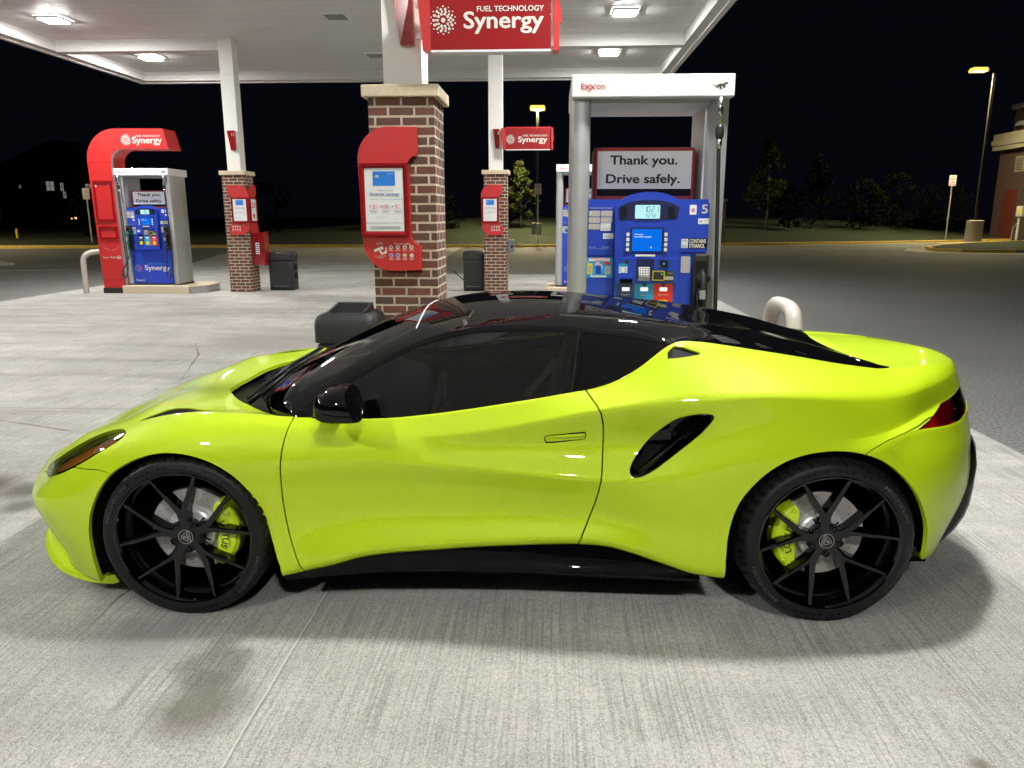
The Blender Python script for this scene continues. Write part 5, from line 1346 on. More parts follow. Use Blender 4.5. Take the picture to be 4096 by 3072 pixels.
# cockpit opening and cowl (top skin only)
cowl = rounded([(.43,.765),(.30,.675),(.20,.585),(.10,.485),(.02,.355),(-.045,.20),(-.075,.0)], 5, False)
def cowl_f(s):
    xb = np.interp(np.abs(s.V[:, 1]), cowl[::-1, 1], cowl[::-1, 0])
    f = xb - s.V[:, 0]                      # >0 ahead of the opening
    f = np.where(s.A[:, 1] > 8.02, f, 1.0)
    return f
top = s0.clip(np.where(s0.A[:, 1] > 8.0, 1.0, -1.0)) if False else None
s1 = s0.clip(s0.A[:, 1]-8.0001)            # top skin
s2 = s0.clip(8.0001-s0.A[:, 1])            # side skin
hood = s1.clip(np.interp(np.abs(s1.V[:, 1]), cowl[::-1, 1], cowl[::-1, 0]) - s1.V[:, 0])
hood = hood.clip(1.0 - hood.V[:, 0])
deck = s1.clip(s1.V[:, 0]-2.70)
strip = s1.clip(np.interp(s1.V[:, 0], [.30, .42, .5], [.69, .76, 2.0]) - (s1.V[:, 1]*0 + 0) - 0*s1.V[:, 0]) if False else None
# bonnet vent
VENT = rounded([(-.225,-.730),(-.165,-.690),(-.12,-.652),(-.06,-.655),(.0,-.684),(.080,-.728),(-.02,-.740),(-.12,-.738)], 5)
fv = poly_sdf(hood.V[:, 0], hood.V[:, 1], VENT); ventp = hood.clip(fv); hood = hood.clip(-fv)
# side skin: door / head lamp / intake / bumpers / tail lamp
fd = F(s2, DOOR); door = s2.clip(fd-GAP); s2 = s2.clip(-fd-GAP)
fh = F(s2, HEADL); fh = np.where(s2.V[:, 0] < 0, fh, -1); lampf = s2.clip(fh-.001); s2 = s2.clip(-fh-.001)
fi = F(s2, INTAKE); intk = s2.clip(fi); s2 = s2.clip(-fi)
TRI = [(1.922,1.052),(1.968,1.099),(1.978,1.101),(2.085,1.080),(2.075,1.068)]
ft = F(s2, TRI); trip = s2.clip(ft); s2 = s2.clip(-ft)
# tail lamp: between bumper shelf (v=5) and lip (v=6) behind u>2.9
uu, vv = s2.A[:, 0], s2.A[:, 1]
vt_ = 5.0+np.clip((uu-2.93)/.30, 0, 1)**.8; fl = np.minimum(vv-5.0, vt_-vv)*.06; fl = np.where(uu < 2.93, -1, fl); tl = s2.clip(fl); s2 = s2.clip(-fl)
# front bumper split line
SPL_F = np.array([(-1.2,.50),(-.72,.515),(-.60,.560),(-.50,.588),(-.453,.611),(-.325,.617),(-.295,.613),(-.262,.604),(-.2,.55),(-.2,-.2),(-1.2,-.2)])
ff = F(s2, SPL_F); fb = s2.clip(ff-GAP*.5); s2 = s2.clip(-ff-GAP*.5)
SPL_R = np.array([(2.60,.705),(2.677,.716),(2.708,.738),(2.769,.762),(2.825,.778),(2.886,.794),(2.930,.801),(3.0,.812),(4.0,.834),(4.0,-.2),(2.5,-.2)])
fr_ = F(s2, SPL_R); fr_ = np.where(s2.A[:, 0] > 2.3, fr_, -1); rb = s2.clip(fr_-GAP*.5); s2 = s2.clip(-fr_-GAP*.5)

# lime paint with metallic flake under clear coat
pm = mat("lime_metallic_paint", (.50,.66,.0), .32, .0, coat=.9, coat_r=.012, spec=.25); t = NT(pm)
tc = t.n("TexCoord"); vo = t.n("TexVoronoi"); vo.inputs["Scale"].default_value = 900; t.l(tc.outputs["Object"], vo.inputs["Vector"])
hs1 = t.n("SeparateColor"); t.l(vo.outputs["Color"], hs1.inputs[0])
lw = t.n("LayerWeight"); lw.inputs[0].default_value = .35
basec = t.mix(lw.outputs["Facing"], (.505,.705,.0), (.44,.645,.0))
fl_ = t.mix(t.ramp(hs1.outputs[0], .6, 1.0, 0, .35), basec, (.98,1.0,.10))
t.l(fl_, t.b.inputs["Base Color"]); t.b.inputs["Metallic"].default_value = .04; t.b.inputs["Roughness"].default_value = .5
nb_ = t.n("NormalMap") if False else None
M['paint'] = pm
M['carblack'] = mat("gloss_black_paint", (.0025,.0025,.003), .25, coat=.62, coat_r=.008, spec=.0)
M['satin'] = mat("satin_black_trim", (.005,.005,.0055), .35, spec=.3)
M['under'] = mat("underbody_black", (.006,.006,.006), .9, spec=.1)
M['rim'] = mat("gloss_black_wheel", (.0014,.0013,.0015), .5, coat=.9, coat_r=.012, spec=.0)
M['tyre'] = mat("tyre_rubber", (.0060,.0060,.0064), .48, noise=.15, nscale=12, bump=.1, bscale=150, spec=.3)
M['tyre2'] = mat("tyre_side_pattern", (.002,.002,.002), .8, spec=.1)
M['tyre3'] = mat("tyre_raised_lettering", (.045,.045,.047), .5)
M['disc'] = mat("brake_disc_steel", (.46,.43,.41), .45, .15, noise=.12, nscale=9)
M['hat'] = mat("brake_hat_alloy", (.74,.75,.77), .35, .3)
M['caliper'] = mat("lime_caliper_paint", (.66,.86,.01), .35, coat=.6)
M['redlamp'] = mat("red_tail_lens", (.16,.002,.004), .08, coat=1.0, coat_r=.01)
M['redhouse'] = mat('red_lamp_housing', (.22,.012,.014), .4, noise=.5, nscale=40); M['redfacet'] = mat('red_lamp_facets', (.75,.03,.03), .15, .6); M['redglass'] = None
M['lampdark'] = mat("head_lamp_housing", (.018,.014,.020), .12, coat=1.0)
M['amber'] = mat("amber_reflector", (.62,.25,.03), .25, coat=1.0, noise=.35, nscale=60)
M['chrome'] = mat("chrome", (.8,.8,.82), .08, 1.0)
M['seat'] = mat("seat_leather", (.016,.016,.018), .5)
M['interior'] = mat("dark_interior", (.010,.010,.011), .6)
M['lightgrey'] = mat("pale_grey_trim", (.22,.25,.26), .5)
M['bag'] = mat("brown_paper", (.20,.13,.08), .8)
def glass(name, tint, fac=.0):
    m = bpy.data.materials.new(name); m.use_nodes = True; nt = m.node_tree; nt.nodes.remove(nt.nodes["Principled BSDF"])
    tr = nt.nodes.new("ShaderNodeBsdfTransparent"); tr.inputs[0].default_value = (*tint, 1)
    gl = nt.nodes.new("ShaderNodeBsdfGlossy"); gl.inputs["Roughness"].default_value = .005; gl.inputs[0].default_value = (.95,.97,1,1)
    fn = nt.nodes.new("ShaderNodeFresnel"); fn.inputs[0].default_value = 1.55
    mx = nt.nodes.new("ShaderNodeMixShader")
    mu = nt.nodes.new("ShaderNodeMath"); mu.operation = 'MULTIPLY_ADD'; mu.inputs[1].default_value = 1.0; mu.inputs[2].default_value = fac
    nt.links.new(fn.outputs[0], mu.inputs[0]); nt.links.new(mu.outputs[0], mx.inputs[0]); nt.links.new(tr.outputs[0], mx.inputs[1]); nt.links.new(gl.outputs[0], mx.inputs[2])
    nt.links.new(mx.outputs[0], nt.nodes["Material Output"].inputs[0]); return m
M['glass'] = glass("tinted_glass", (.22,.245,.25), .012)
M['redglass'] = glass('red_lens', (1.0,.30,.30), .015)
M['clear'] = glass("clear_lens", (.80,.80,.82), .02)

def both(s): s = s.compact(); return [s, mirror(s)]
surf_obj("front_clamshell", both(s2.clip(1.0-s2.V[:, 0]))+both(hood), M['paint'], flange=.018)
surf_obj("rear_clamshell", both(s2.clip(s2.V[:, 0]-1.0))+both(deck), M['paint'], flange=.018)
for sd in (0, 1):
    d_ = surf_obj("door", [both(door)[sd]], M['paint'], flange=.018)
    if sd == 0: DOOR_O = d_
surf_obj("front_bumper", both(fb), M['paint'], flange=.018)
surf_obj("rear_bumper", both(rb), M['paint'], flange=.018)
# black sheet added just under the skin so the panel gaps look dark
under = body.offset(.020)
under = under.clip(-F(under, FARCH)-.01); under = under.clip(-F(under, RARCH)-.01)
u_side = under.clip(7.98-under.A[:, 1]); u_side = u_side.clip(-F(u_side, INTAKE)-.004)
u_top = under.clip(under.A[:, 1]-8.1); u_top = u_top.clip(np.interp(np.abs(u_top.V[:, 1]), cowl[::-1, 1], cowl[::-1, 0]) - .03 - u_top.V[:, 0])
fvu = poly_sdf(u_top.V[:, 0], u_top.V[:, 1], VENT); u_top = u_top.clip(-fvu-.004)
surf_obj("gap_backing", both(u_side)+both(u_top), M['under'])
# wheel arch liners, sill floor
def skin_y(x, z):
    S_ = body.V; m_ = (body.A[:, 1] > 1.0) & (body.A[:, 1] < 8); d2 = (S_[m_, 0]-x)**2+(S_[m_, 2]-z)**2; k = np.argpartition(d2, 6)[:6]; return float(np.abs(S_[m_, 1][k]).mean())
def liner(poly, y0, y1):
    xm_ = poly[:, 0].mean(); zl, zr = (.10, .175) if xm_ < 1 else (.195, .27); p = [q for q in poly if q[1] > (zl if q[0] < xm_ else zr)]; mb = MB(); mb.smooth = True; ys_ = [skin_y(x, z)-.012 for x, z in p]; ys_ = np.convolve(np.pad(ys_, 4, 'edge'), np.ones(9)/9, 'valid')
    for sg in (-1, 1):
        mb = MB(); mb.smooth = True
        mb.loft([[(x, sg*yq, z) for (x, z), yq in zip(p, ys_)], [(x, sg*y1, z) for x, z in p]], closed=False)
        n0 = len(mb.v); mb.v += [(x, sg*y1, z) for x, z in p]; mb.face(range(n0, n0+len(p)))
        mb.build("wheel_arch_liner", M['under'], CAR)
liner(FARCH, .90, .50); liner(RARCH, .915, .50)
mb = MB(); mb.box(-.70, 3.15, -.60, .60, .115, .20); mb.box(.46, 2.08, -.76, .76, .135, .30); mb.build("floor_pan", M['under'], CAR)
# intake: dark bowl with blade
for sd in (0, 1):
    bowl = intk.compact(); r_ = Surf(bowl.V + np.array([0, .055, 0]), bowl.T, bowl.N, bowl.A)
    r_ = r_ if sd == 0 else mirror(r_)
    ring = both(intk)[sd]; yo = .055*(1 if sd == 0 else -1)
    w_ = surf_obj("side_intake", [r_], M['carblack'])
    mb = MB(); mb.smooth = True
    sg = -1 if sd == 0 else 1
    pts = INTAKE; cen = pts.mean(0)
    intk = intk.compact()
    def ys(x, z):
        d2 = (intk.V[:, 0]-x)**2+(intk.V[:, 2]-z)**2; return abs(intk.V[np.argmin(d2), 1])
    lo = [[(cen[0]+(x-cen[0])*q, sg*(ys(x, z)+dy), cen[1]+(z-cen[1])*q) for x, z in pts] for q, dy in ((1.012, -.002), (1.0, .0045), (.965, .002), (.93, -.02), (.90, -.054))]
    mb.loft(lo, True); mb.build("intake_surround", M['carblack'], w_)
    mb = MB(); mb.smooth = True
    bl = [(1.835,.612),(1.90,.66),(1.97,.725),(2.03,.79),(2.06,.828)]
    mb.loft([[(x+.012, sg*(ys(x,z)-.045), z-.014), (x, sg*(ys(x,z)-.006), z), (x-.010, sg*(ys(x,z)-.018), z+.012), (x-.004, sg*(ys(x,z)-.045), z+.014)] for x, z in bl], True, True)
    mb.build("intake_blade", M['carblack'], w_, angle=60)
# bonnet vent floor, triangle vents
for sd in (0, 1): surf_obj("bonnet_vent", [both(Surf(ventp.V-np.array([0, 0, .005]), ventp.T, ventp.N, ventp.A))[sd]], M['under'])
for sd in (0, 1): surf_obj("triangle_vent", [both(trip.offset(.008))[sd]], M['satin'])
# head lamps
for sd in (0, 1):
    h_ = surf_obj("headlight", [both(lampf.offset(.018))[sd]], M['lampdark'])
    am = lampf.offset(.010); AMB = [(-.275,.708),(-.333,.684),(-.387,.652),(-.440,.623),(-.505,.590),(-.560,.567),(-.585,.562),(-.575,.580),(-.530,.606),(-.47,.640),(-.40,.678),(-.335,.705),(-.29,.722)]
    am = am.clip(F(am, np.array(AMB))); surf_obj("amber_strip", [both(am)[sd]], M['amber'], h_)
    ch = lampf.offset(.009); ch = ch.clip(F(ch, np.array([(-.25,.738),(-.27,.724),(-.33,.708),(-.36,.716),(-.33,.730),(-.28,.742)]))); surf_obj("chrome_end", [both(ch)[sd]], M['chrome'], h_)
    pj = lampf.offset(.007); pj = pj.clip(F(pj, np.array([(-.60,.594),(-.57,.584),(-.40,.690),(-.41,.700)]))*1.0); surf_obj("lamp_module", [both(pj)[sd]], mat("lamp_module_plum", (.05,.03,.05), .1, coat=1), h_)
    surf_obj("headlight_lens", [both(lampf)[sd]], M['clear'], h_)
# tail lamps
for sd in (0, 1):
    lt_ = surf_obj("taillight", [both(tl.offset(.010))[sd]], M['redhouse'])
    surf_obj("taillight_lens", [both(tl.offset(.003))[sd]], M['redglass'], lt_)
    mb = MB(); rg = np.random.RandomState(5); cc = tl.compact(); m_ = (cc.A[:, 0] > 3.12)
    pts_ = cc.V[m_][rg.choice(m_.sum(), 26)]
    for p_ in pts_:
        h = .004+.004*rg.rand(); q_ = p_+np.array([-.006, .004, 0]); sgy = 1 if sd == 0 else -1
        mb.loft([[(q_[0]+h*a, (q_[1])*sgy, q_[2]+h*b*.5) for a, b in ((-1,-1),(1,-1),(1,1),(-1,1))], [(q_[0]+h*a*.4, (q_[1]-.003)*sgy, q_[2]+h*b*.3) for a, b in ((-1,-1),(1,-1),(1,1),(-1,1))]], True, True)
    mb.build("lamp_facets", M['redfacet'], lt_)

# ------------------------------------------------------------------ greenhouse
def curve2(c, X): c = np.array(c); return nspline(c[:, 0], c[:, 1:])(X)
XG = np.concatenate([np.linspace(0, 1, 70)**2*.34+.10, np.linspace(.446, 2.93, 260)])
K8i = K8[(U > .2) & (U < 3.1)]
def belt(x):
    y = np.interp(x, K8i[:, 0], K8i[:, 1]); z = np.interp(x, K8i[:, 0], K8i[:, 2]); return y, z
base_plan = rounded([(.10,.0),(.125,.20),(.17,.38),(.235,.54),(.31,.67),(.44,.797)], 8, False)
yb, zb = belt(XG)
yb = np.where(XG < .44, np.interp(XG, base_plan[:, 0], base_plan[:, 1]), yb)
zb = np.where(XG < .44, np.interp(XG, [.10,.2,.33,.44], [.785,.795,.808,.815]), zb)
g0 = np.stack([XG, yb-.004, zb-.012], 1); g0[:, 1] = np.maximum(g0[:, 1], 0)
g1 = np.stack([XG, np.maximum(yb-.005, 0), zb-.0005], 1)
G3 = [(.10,.0,.786),(.17,.37,.800),(.24,.535,.808),(.32,.675,.817),(.445,.785,.827),(.53,.762,.880),(.616,.735,.930),(.68,.712,.966),(.756,.690,1.010),(.857,.668,1.064),(.959,.648,1.106),(1.06,.630,1.135),(1.163,.614,1.151),(1.265,.602,1.158),(1.40,.594,1.159),(1.604,.598,1.148),(1.737,.612,1.137),(1.86,.630,1.125),(1.96,.65,1.116),(2.06,.655,1.112),(2.2,.640,1.098),(2.35,.618,1.078),(2.51,.596,1.052),(2.68,.574,1.020),(2.81,.556,.996),(2.93,.53,.978)]
G4 = [(.10,.0,.787),(.17,.35,.806),(.24,.51,.820),(.32,.64,.838),(.445,.735,.868),(.53,.708,.915),(.616,.680,.963),(.68,.660,.998),(.756,.636,1.040),(.857,.604,1.090),(.959,.575,1.128),(1.06,.550,1.155),(1.163,.530,1.172),(1.265,.518,1.181),(1.40,.508,1.186),(1.604,.506,1.182),(1.737,.510,1.176),(1.86,.512,1.170),(2.0,.505,1.156),(2.12,.50,1.146),(2.23,.49,1.132),(2.39,.485,1.105),(2.55,.487,1.074),(2.64,.49,1.054),(2.71,.494,1.034),(2.825,.503,1.002),(2.93,.51,.975)]
CT = [(.10,0,.790),(.20,0,.853),(.39,0,.962),(.56,0,1.045),(.65,0,1.084),(.78,0,1.134),(.90,0,1.175),(1.0,0,1.200),(1.12,0,1.219),(1.25,0,1.229),(1.4,0,1.232),(1.55,0,1.228),(1.7,0,1.217),(1.92,0,1.188),(2.1,0,1.152),(2.35,0,1.100),(2.6,0,1.035),(2.75,0,1.0),(2.93,0,.965)]
g3, g4, g6 = curve2(G3, XG), curve2(G4, XG), curve2(CT, XG)
g3 = np.column_stack([XG, g3[:, 0] if g3.shape[1] == 2 else g3[:, 1], g3[:, -1]]) if False else g3
def full(c): r = curve2(c, XG); return np.column_stack([XG, r[:, 0], r[:, 1]])
g3, g4, g6 = full(G3), full(G4), full(CT)
g6[:, 1] = 0; g3[:, 1] = np.maximum(g3[:, 1], 0); g4[:, 1] = np.maximum(g4[:, 1], 0)
g3[:, 1] = np.minimum(g3[:, 1], g1[:, 1]); g4[:, 1] = np.minimum(g4[:, 1], g3[:, 1]*.995)
g3[:, 2] = np.maximum(g3[:, 2], g1[:, 2]+.001)
g5 = g4*.42 + g6*.58; g5[:, 1] = g4[:, 1]*.55; g5[:, 2] = g6[:, 2] - (g6[:, 2]-g4[:, 2])*.22
g2 = g1*.5+g3*.5; g2[:, 1] += .016*np.clip((XG-.5)/.3, 0, 1)*np.clip((2.0-XG)/.3, 0, 1)
rowsg = [g0, g1, g2, g3, g4, g5, g6]; Pg = np.stack(rowsg); ng = len(rowsg)
crg = {1: 1.0, 3: .55, 4: .25}
mtg = np.zeros_like(Pg)
for i in range(1, ng-1):
    a = np.linalg.norm(Pg[i]-Pg[i-1], axis=1)[:, None]+1e-5; b = np.linalg.norm(Pg[i+1]-Pg[i], axis=1)[:, None]+1e-5
    mtg[i] = ((Pg[i]-Pg[i-1])/a*b + (Pg[i+1]-Pg[i])/b*a)/(a+b)
GG = []; VG = []
for i in range(ng-1):
    hs2 = np.linalg.norm(Pg[i+1]-Pg[i], axis=1)[:, None]; ch_ = Pg[i+1]-Pg[i]
    m0 = mtg[i]*hs2 if i > 0 else ch_; m1 = mtg[i+1]*hs2 if i+1 < ng-1 else ch_*np.array([1, 1, 0])
    c0, c1_ = crg.get(i, 0), crg.get(i+1, 0); m0 = m0*(1-c0)+ch_*c0; m1 = m1*(1-c1_)+ch_*c1_
    n = 2 if i == 0 else 9
    for k in range(n+(1 if i == ng-2 else 0)):
        t_ = k/n; GG.append((2*t_**3-3*t_**2+1)*Pg[i]+(t_**3-2*t_**2+t_)*m0+(-2*t_**3+3*t_**2)*Pg[i+1]+(t_**3-t_**2)*m1); VG.append(i+t_)
GG = np.stack(GG); VG = np.array(VG); GG[:, :, 1] = -np.maximum(GG[:, :, 1], 0)
# louvre channel between sail ridge and body behind the roof
nvg, nug = GG.shape[:2]
Vg_ = GG.reshape(-1, 3); Tg = grid_tris(nvg, nug); Ngg = vnormals(Vg_, Tg)
if (np.einsum('ij,ij->i', Ngg, Vg_-np.array([1.3, 0, .7])) > 0).mean() < .5: Tg = Tg[:, ::-1]; Ngg = -Ngg
q_ = Ngg.reshape(nvg, nug, 3); q_[-1, :, 1] = 0; Ngg = q_.reshape(-1, 3); Ngg /= np.linalg.norm(Ngg, axis=1)[:, None].clip(1e-9)
XX, VVg = np.meshgrid(XG, VG)
gh = Surf(Vg_, Tg, Ngg, np.stack([XX.ravel(), VVg.ravel()], 1))
def seam_x(y): return .893 + .012*np.minimum(np.abs(y)/.3, 1)
# windscreen
vg = gh.A[:, 1]
ye_ = np.interp(gh.V[:, 0], [.10,.30,.388,.541,.653,.736,.80,.86,.90,.96], [1.2,.66,.692,.668,.635,.603,.578,.547,.50,.30])
fa_, fb_ = ye_-np.abs(gh.V[:, 1]), seam_x(gh.V[:, 1])-gh.V[:, 0]
fw = np.minimum(fa_, fb_)-.004*np.exp(-np.abs(fa_-fb_)/.02)
wscreen = gh.clip(fw-.001); rest = gh.clip(-fw-.001)
WIN = np.array([(.500,.800),(.560,.877),(.616,.915),(.68,.951),(.756,.995),(.857,1.048),(.959,1.089),(1.06,1.118),(1.163,1.134),(1.265,1.141),(1.40,1.143),(1.592,1.136),(1.560,.915),(1.555,.80),(1.0,.7),(.5,.7)])
QWIN = np.array([(1.618,1.134),(1.737,1.123),(1.86,1.110),(1.95,1.100),(1.93,1.07),(1.86,1.0),(1.78,.93),(1.7,.80),(1.578,.80)])
fq = F(rest, WIN); fq = np.where(rest.A[:, 1] < 3.6, fq, -1)
dwin = rest.clip(fq); rest = rest.clip(-fq)
fq = F(rest, QWIN); fq = np.where(rest.A[:, 1] < 3.6, fq, -1)
qwin = rest.clip(fq-.001); rest = rest.clip(-fq-.001)
# seam between roof and engine cover
def rs(s): 
    xs_ = np.interp(np.abs(s.V[:, 1]), [0,.35,.5,.6,.66], [2.16,2.10,2.075,2.10,2.125]); return xs_ - s.V[:, 0]
f_ = rs(rest); roof = rest.clip(f_-.0015); cover = rest.clip(-f_-.0015)
MESH = [np.array(q) for q in ([(2.147,1.129),(2.210,1.122),(2.261,1.106),(2.278,1.090),(2.192,1.099),(2.168,1.111)], [(2.325,1.097),(2.361,1.090),(2.403,1.077),(2.424,1.067),(2.358,1.073),(2.336,1.084)], [(2.491,1.065),(2.529,1.056),(2.574,1.040),(2.543,1.041),(2.508,1.053)])]
grills = []
for pg in MESH:
    fm = F(cover, pg); fm = np.where((cover.A[:, 1] < 4.0), fm, -1); grills.append(cover.clip(fm)); cover = cover.clip(-fm)
surf_obj("roof", both(roof), M['carblack'], flange=.008)
surf_obj("engine_cover", both(cover), M['carblack'], flange=.008)
gm3 = mat("perforated_grille", (.01,.01,.01), .4); t = NT(gm3); tc = t.n("TexCoord")
vv3 = t.n("TexVoronoi"); vv3.inputs["Scale"].default_value = 120; vv3.inputs["Randomness"].default_value = 0.0; t.l(tc.outputs["Object"], vv3.inputs["Vector"])
f3 = t.ramp(vv3.outputs["Distance"], .28, .36); t.l(t.mix(f3, (.10,.10,.11), (.003,.003,.003)), t.b.inputs["Base Color"]); t.l(t.ramp(f3, 0, 1, 0, .9), t.b.inputs["Metallic"])
for g in grills:
    for sd in (0, 1): surf_obj("vent_grille", [both(g.offset(.006))[sd]], gm3)
surf_obj("windscreen", both(wscreen), M['glass'])
for sd in (0, 1):
    wdw = surf_obj("door_window", [both(dwin.offset(.001))[sd]], M['glass'])
    surf_obj("quarter_window", [both(qwin)[sd]], M['carblack'])
# bright seam at the windscreen top, pale roof seal
mb = MB(); mb.smooth = True
yy_ = np.linspace(-.50, .50, 41); sp_ = []
for y in yy_:
    x = seam_x(y)+.001; j = np.argmin((gh.V[:, 0]-x)**2+(np.abs(gh.V[:, 1])-abs(y))**2); sp_.append((x, y, gh.V[j, 2]+.0005))
sp_ = np.array(sp_); 
for _ in range(4): sp_[1:-1, 2] = .25*sp_[:-2, 2]+.5*sp_[1:-1, 2]+.25*sp_[2:, 2]
mb.tube([tuple(p) for p in sp_], .0035, 6); mb.build("roof_seal", M['alul'], CAR)
# B pillar strip
mb = MB()
for sg in (-1, 1):
    pl = []
    for q in np.linspace(0, 1, 9):
        x = 1.562+(1.600-1.562)*q; z = .925+(1.140-.925)*q; j = np.argmin((gh.V[:, 0]-x)**2+(gh.V[:, 2]-z)**2+np.where(gh.A[:, 1] < 3.7, 0, 1)); pl.append((x, sg*(abs(gh.V[j, 1])+.001), z))
    mb.tube(pl, .004, 6)
mb.build("window_edge_trim", M['satin'], CAR)
door = door.compact()
# door handle: flush pad with dark outline
for sg in (-1, 1):
    hp = [(1.453,.745),(1.457,.757),(1.475,.763),(1.604,.778),(1.616,.774),(1.620,.760),(1.615,.748),(1.600,.743),(1.476,.728),(1.460,.731)]
    hp = rounded(hp, 4); c_ = hp.mean(0)
    def ydoor(x, z):
        d2 = (door.V[:, 0]-x)**2+(door.V[:, 2]-z)**2; k = np.argpartition(d2, 14)[:14]; A_ = np.column_stack([door.V[k, 0]-x, door.V[k, 2]-z, np.ones(14)]); return abs(np.linalg.lstsq(A_, door.V[k, 1], rcond=None)[0][2])
    mb = MB(); mb.smooth = True
    mb.loft([[(x, sg*(ydoor(x, z)+.0012), z) for x, z in hp], [(c_[0]+(x-c_[0])*.965, sg*(ydoor(x, z)+.0020), c_[1]+(z-c_[1])*.80) for x, z in hp]], True)
    ho = mb.build("handle_outline", M['blackmatte'], CAR)
    mb = MB(); mb.smooth = True; lo = [[(c_[0]+(x-c_[0])*q, sg*(ydoor(x, z)+dy), c_[1]+(z-c_[1])*q2) for x, z in hp] for q, q2, dy in ((.955, .74, .0006), (.945, .70, .0032), (.90, .5, .0035), (.3, .1, .0035))]
    mb.loft(lo, True, True); mb.build("door_handle", M['paint'], CAR)
    # side skirt
    mb = MB(); mb.smooth = True; sk = []
    for x, zb_ in ((.40,.150),(.46,.155),(.61,.170),(.72,.182),(.82,.189),(1.07,.192),(1.38,.190),(1.63,.176),(1.85,.168),(2.085,.158)):
        sk.append([(x, sg*.84, .335), (x, sg*.862, .30 if x > .7 else .20+.06*(x > .5)), (x, sg*.868, min(.255, zb_+.075)), (x, sg*.893, zb_+.040), (x, sg*.905, zb_+.018), (x, sg*.900, zb_+.002), (x, sg*.76, zb_-.004), (x, sg*.76, .335)])
    mb.loft(sk, True, True); mb.build("side_skirt", M['carblack'], CAR, angle=38)
# front splitter lip
oe = rounded([(-.90,0,.190),(-.885,.25,.190),(-.835,.46,.205),(-.775,.60,.225),(-.735,.675,.195),(-.675,.73,.145),(-.600,.765,.112),(-.50,.79,.092),(-.42,.81,.092)], 5, False)
ie = rounded([(-.83,0,.262),(-.82,.25,.262),(-.775,.44,.285),(-.722,.565,.288),(-.665,.655,.235),(-.60,.715,.175),(-.53,.755,.140),(-.45,.785,.118),(-.395,.805,.112)], 5, False)
mb = MB(); mb.smooth = True
L1 = []
for sg, rng_ in ((-1, range(len(oe)-1, -1, -1)), (1, range(1, len(oe)))):
    for k in rng_:
        o_, i_ = oe[k], ie[k]; L1.append([(i_[0]+.02, sg*max(0, i_[1]-.02), i_[2]-.004), (i_[0], sg*i_[1], i_[2]), (o_[0]*.72+i_[0]*.28, sg*(o_[1]*.72+i_[1]*.28), o_[2]*.72+i_[2]*.28+.004), (o_[0]+.004, sg*o_[1], o_[2]+.004), (o_[0], sg*o_[1], o_[2]-.012), (o_[0]+.03, sg*max(0, o_[1]-.03), o_[2]-.03), (i_[0]+.03, sg*max(0, i_[1]-.03), max(.07, i_[2]-.06))])
mb.loft(L1, True, True); mb.build("front_splitter", M['paint'], CAR, angle=50)
# rear diffuser panel
mb = MB(); mb.smooth = False
rd = [(3.00,.60),(3.185,.675),(3.247,.672),(3.275,.650),(3.294,.610),(3.303,.565),(3.301,.46),(3.294,.385),(3.279,.330),(3.247,.270),(3.190,.205),(3.120,.150),(3.00,.14)]
lo = []
for y in (-.62,-.60,-.45,-.2,0,.2,.45,.60,.62):
    b_ = .19*(1-(abs(y)/.62)**2.2)+(-.02 if abs(y) > .61 else 0); lo.append([(x+(b_ if x > 3.1 else 0), y, z) for x, z in rd])
mb.loft(lo, True, True); mb.build("rear_diffuser", M['carblack'], CAR, angle=35)
# rear inner wheel-house flap and front liner edge
mb = MB(); mb.bbox(2.90, 2.985, -.80, -.64, .205, .27, .02); mb.bbox(2.90, 2.985, .64, .80, .205, .27, .02); mb.build("rear_underflap", M['satin'], CAR)
# cowl tray under the windscreen base
mb = MB(); n0 = 0
cw = [(x, y) for x, y in cowl]
mb.loft([[(x-.015, -y, .765-.02) for x, y in cw]+[(x-.015, y, .765-.02) for x, y in cw[::-1]][1:], [(x+.16, -y*.96, .715) for x, y in cw]+[(x+.16, y*.96, .715) for x, y in cw[::-1]][1:]], closed=False)
mb.build("cowl_tray", M['satin'], CAR)
for (p, q_) in (([(.12,-.42,.775),(.20,-.38,.835),(.25,-.20,.886),(.33,.10,.938)], 1), ([(.03,.04,.775),(.12,.08,.812),(.17,.28,.832),(.26,.48,.850)], 1)):
    mb = MB(); mb.smooth = True; mb.tube(p, [.012,.010,.007,.004], 8); a = Vector(p[1]); b = Vector(p[3])
    mb.tube([tuple(a.lerp(b, -.25)+Vector((-.03,.02,.004))), tuple(a.lerp(b, .5)+Vector((-.022,.0,.018))), tuple(b+Vector((-.012,0,.004)))], .008, 8); mb.build("wiper", M['satin'], CAR)
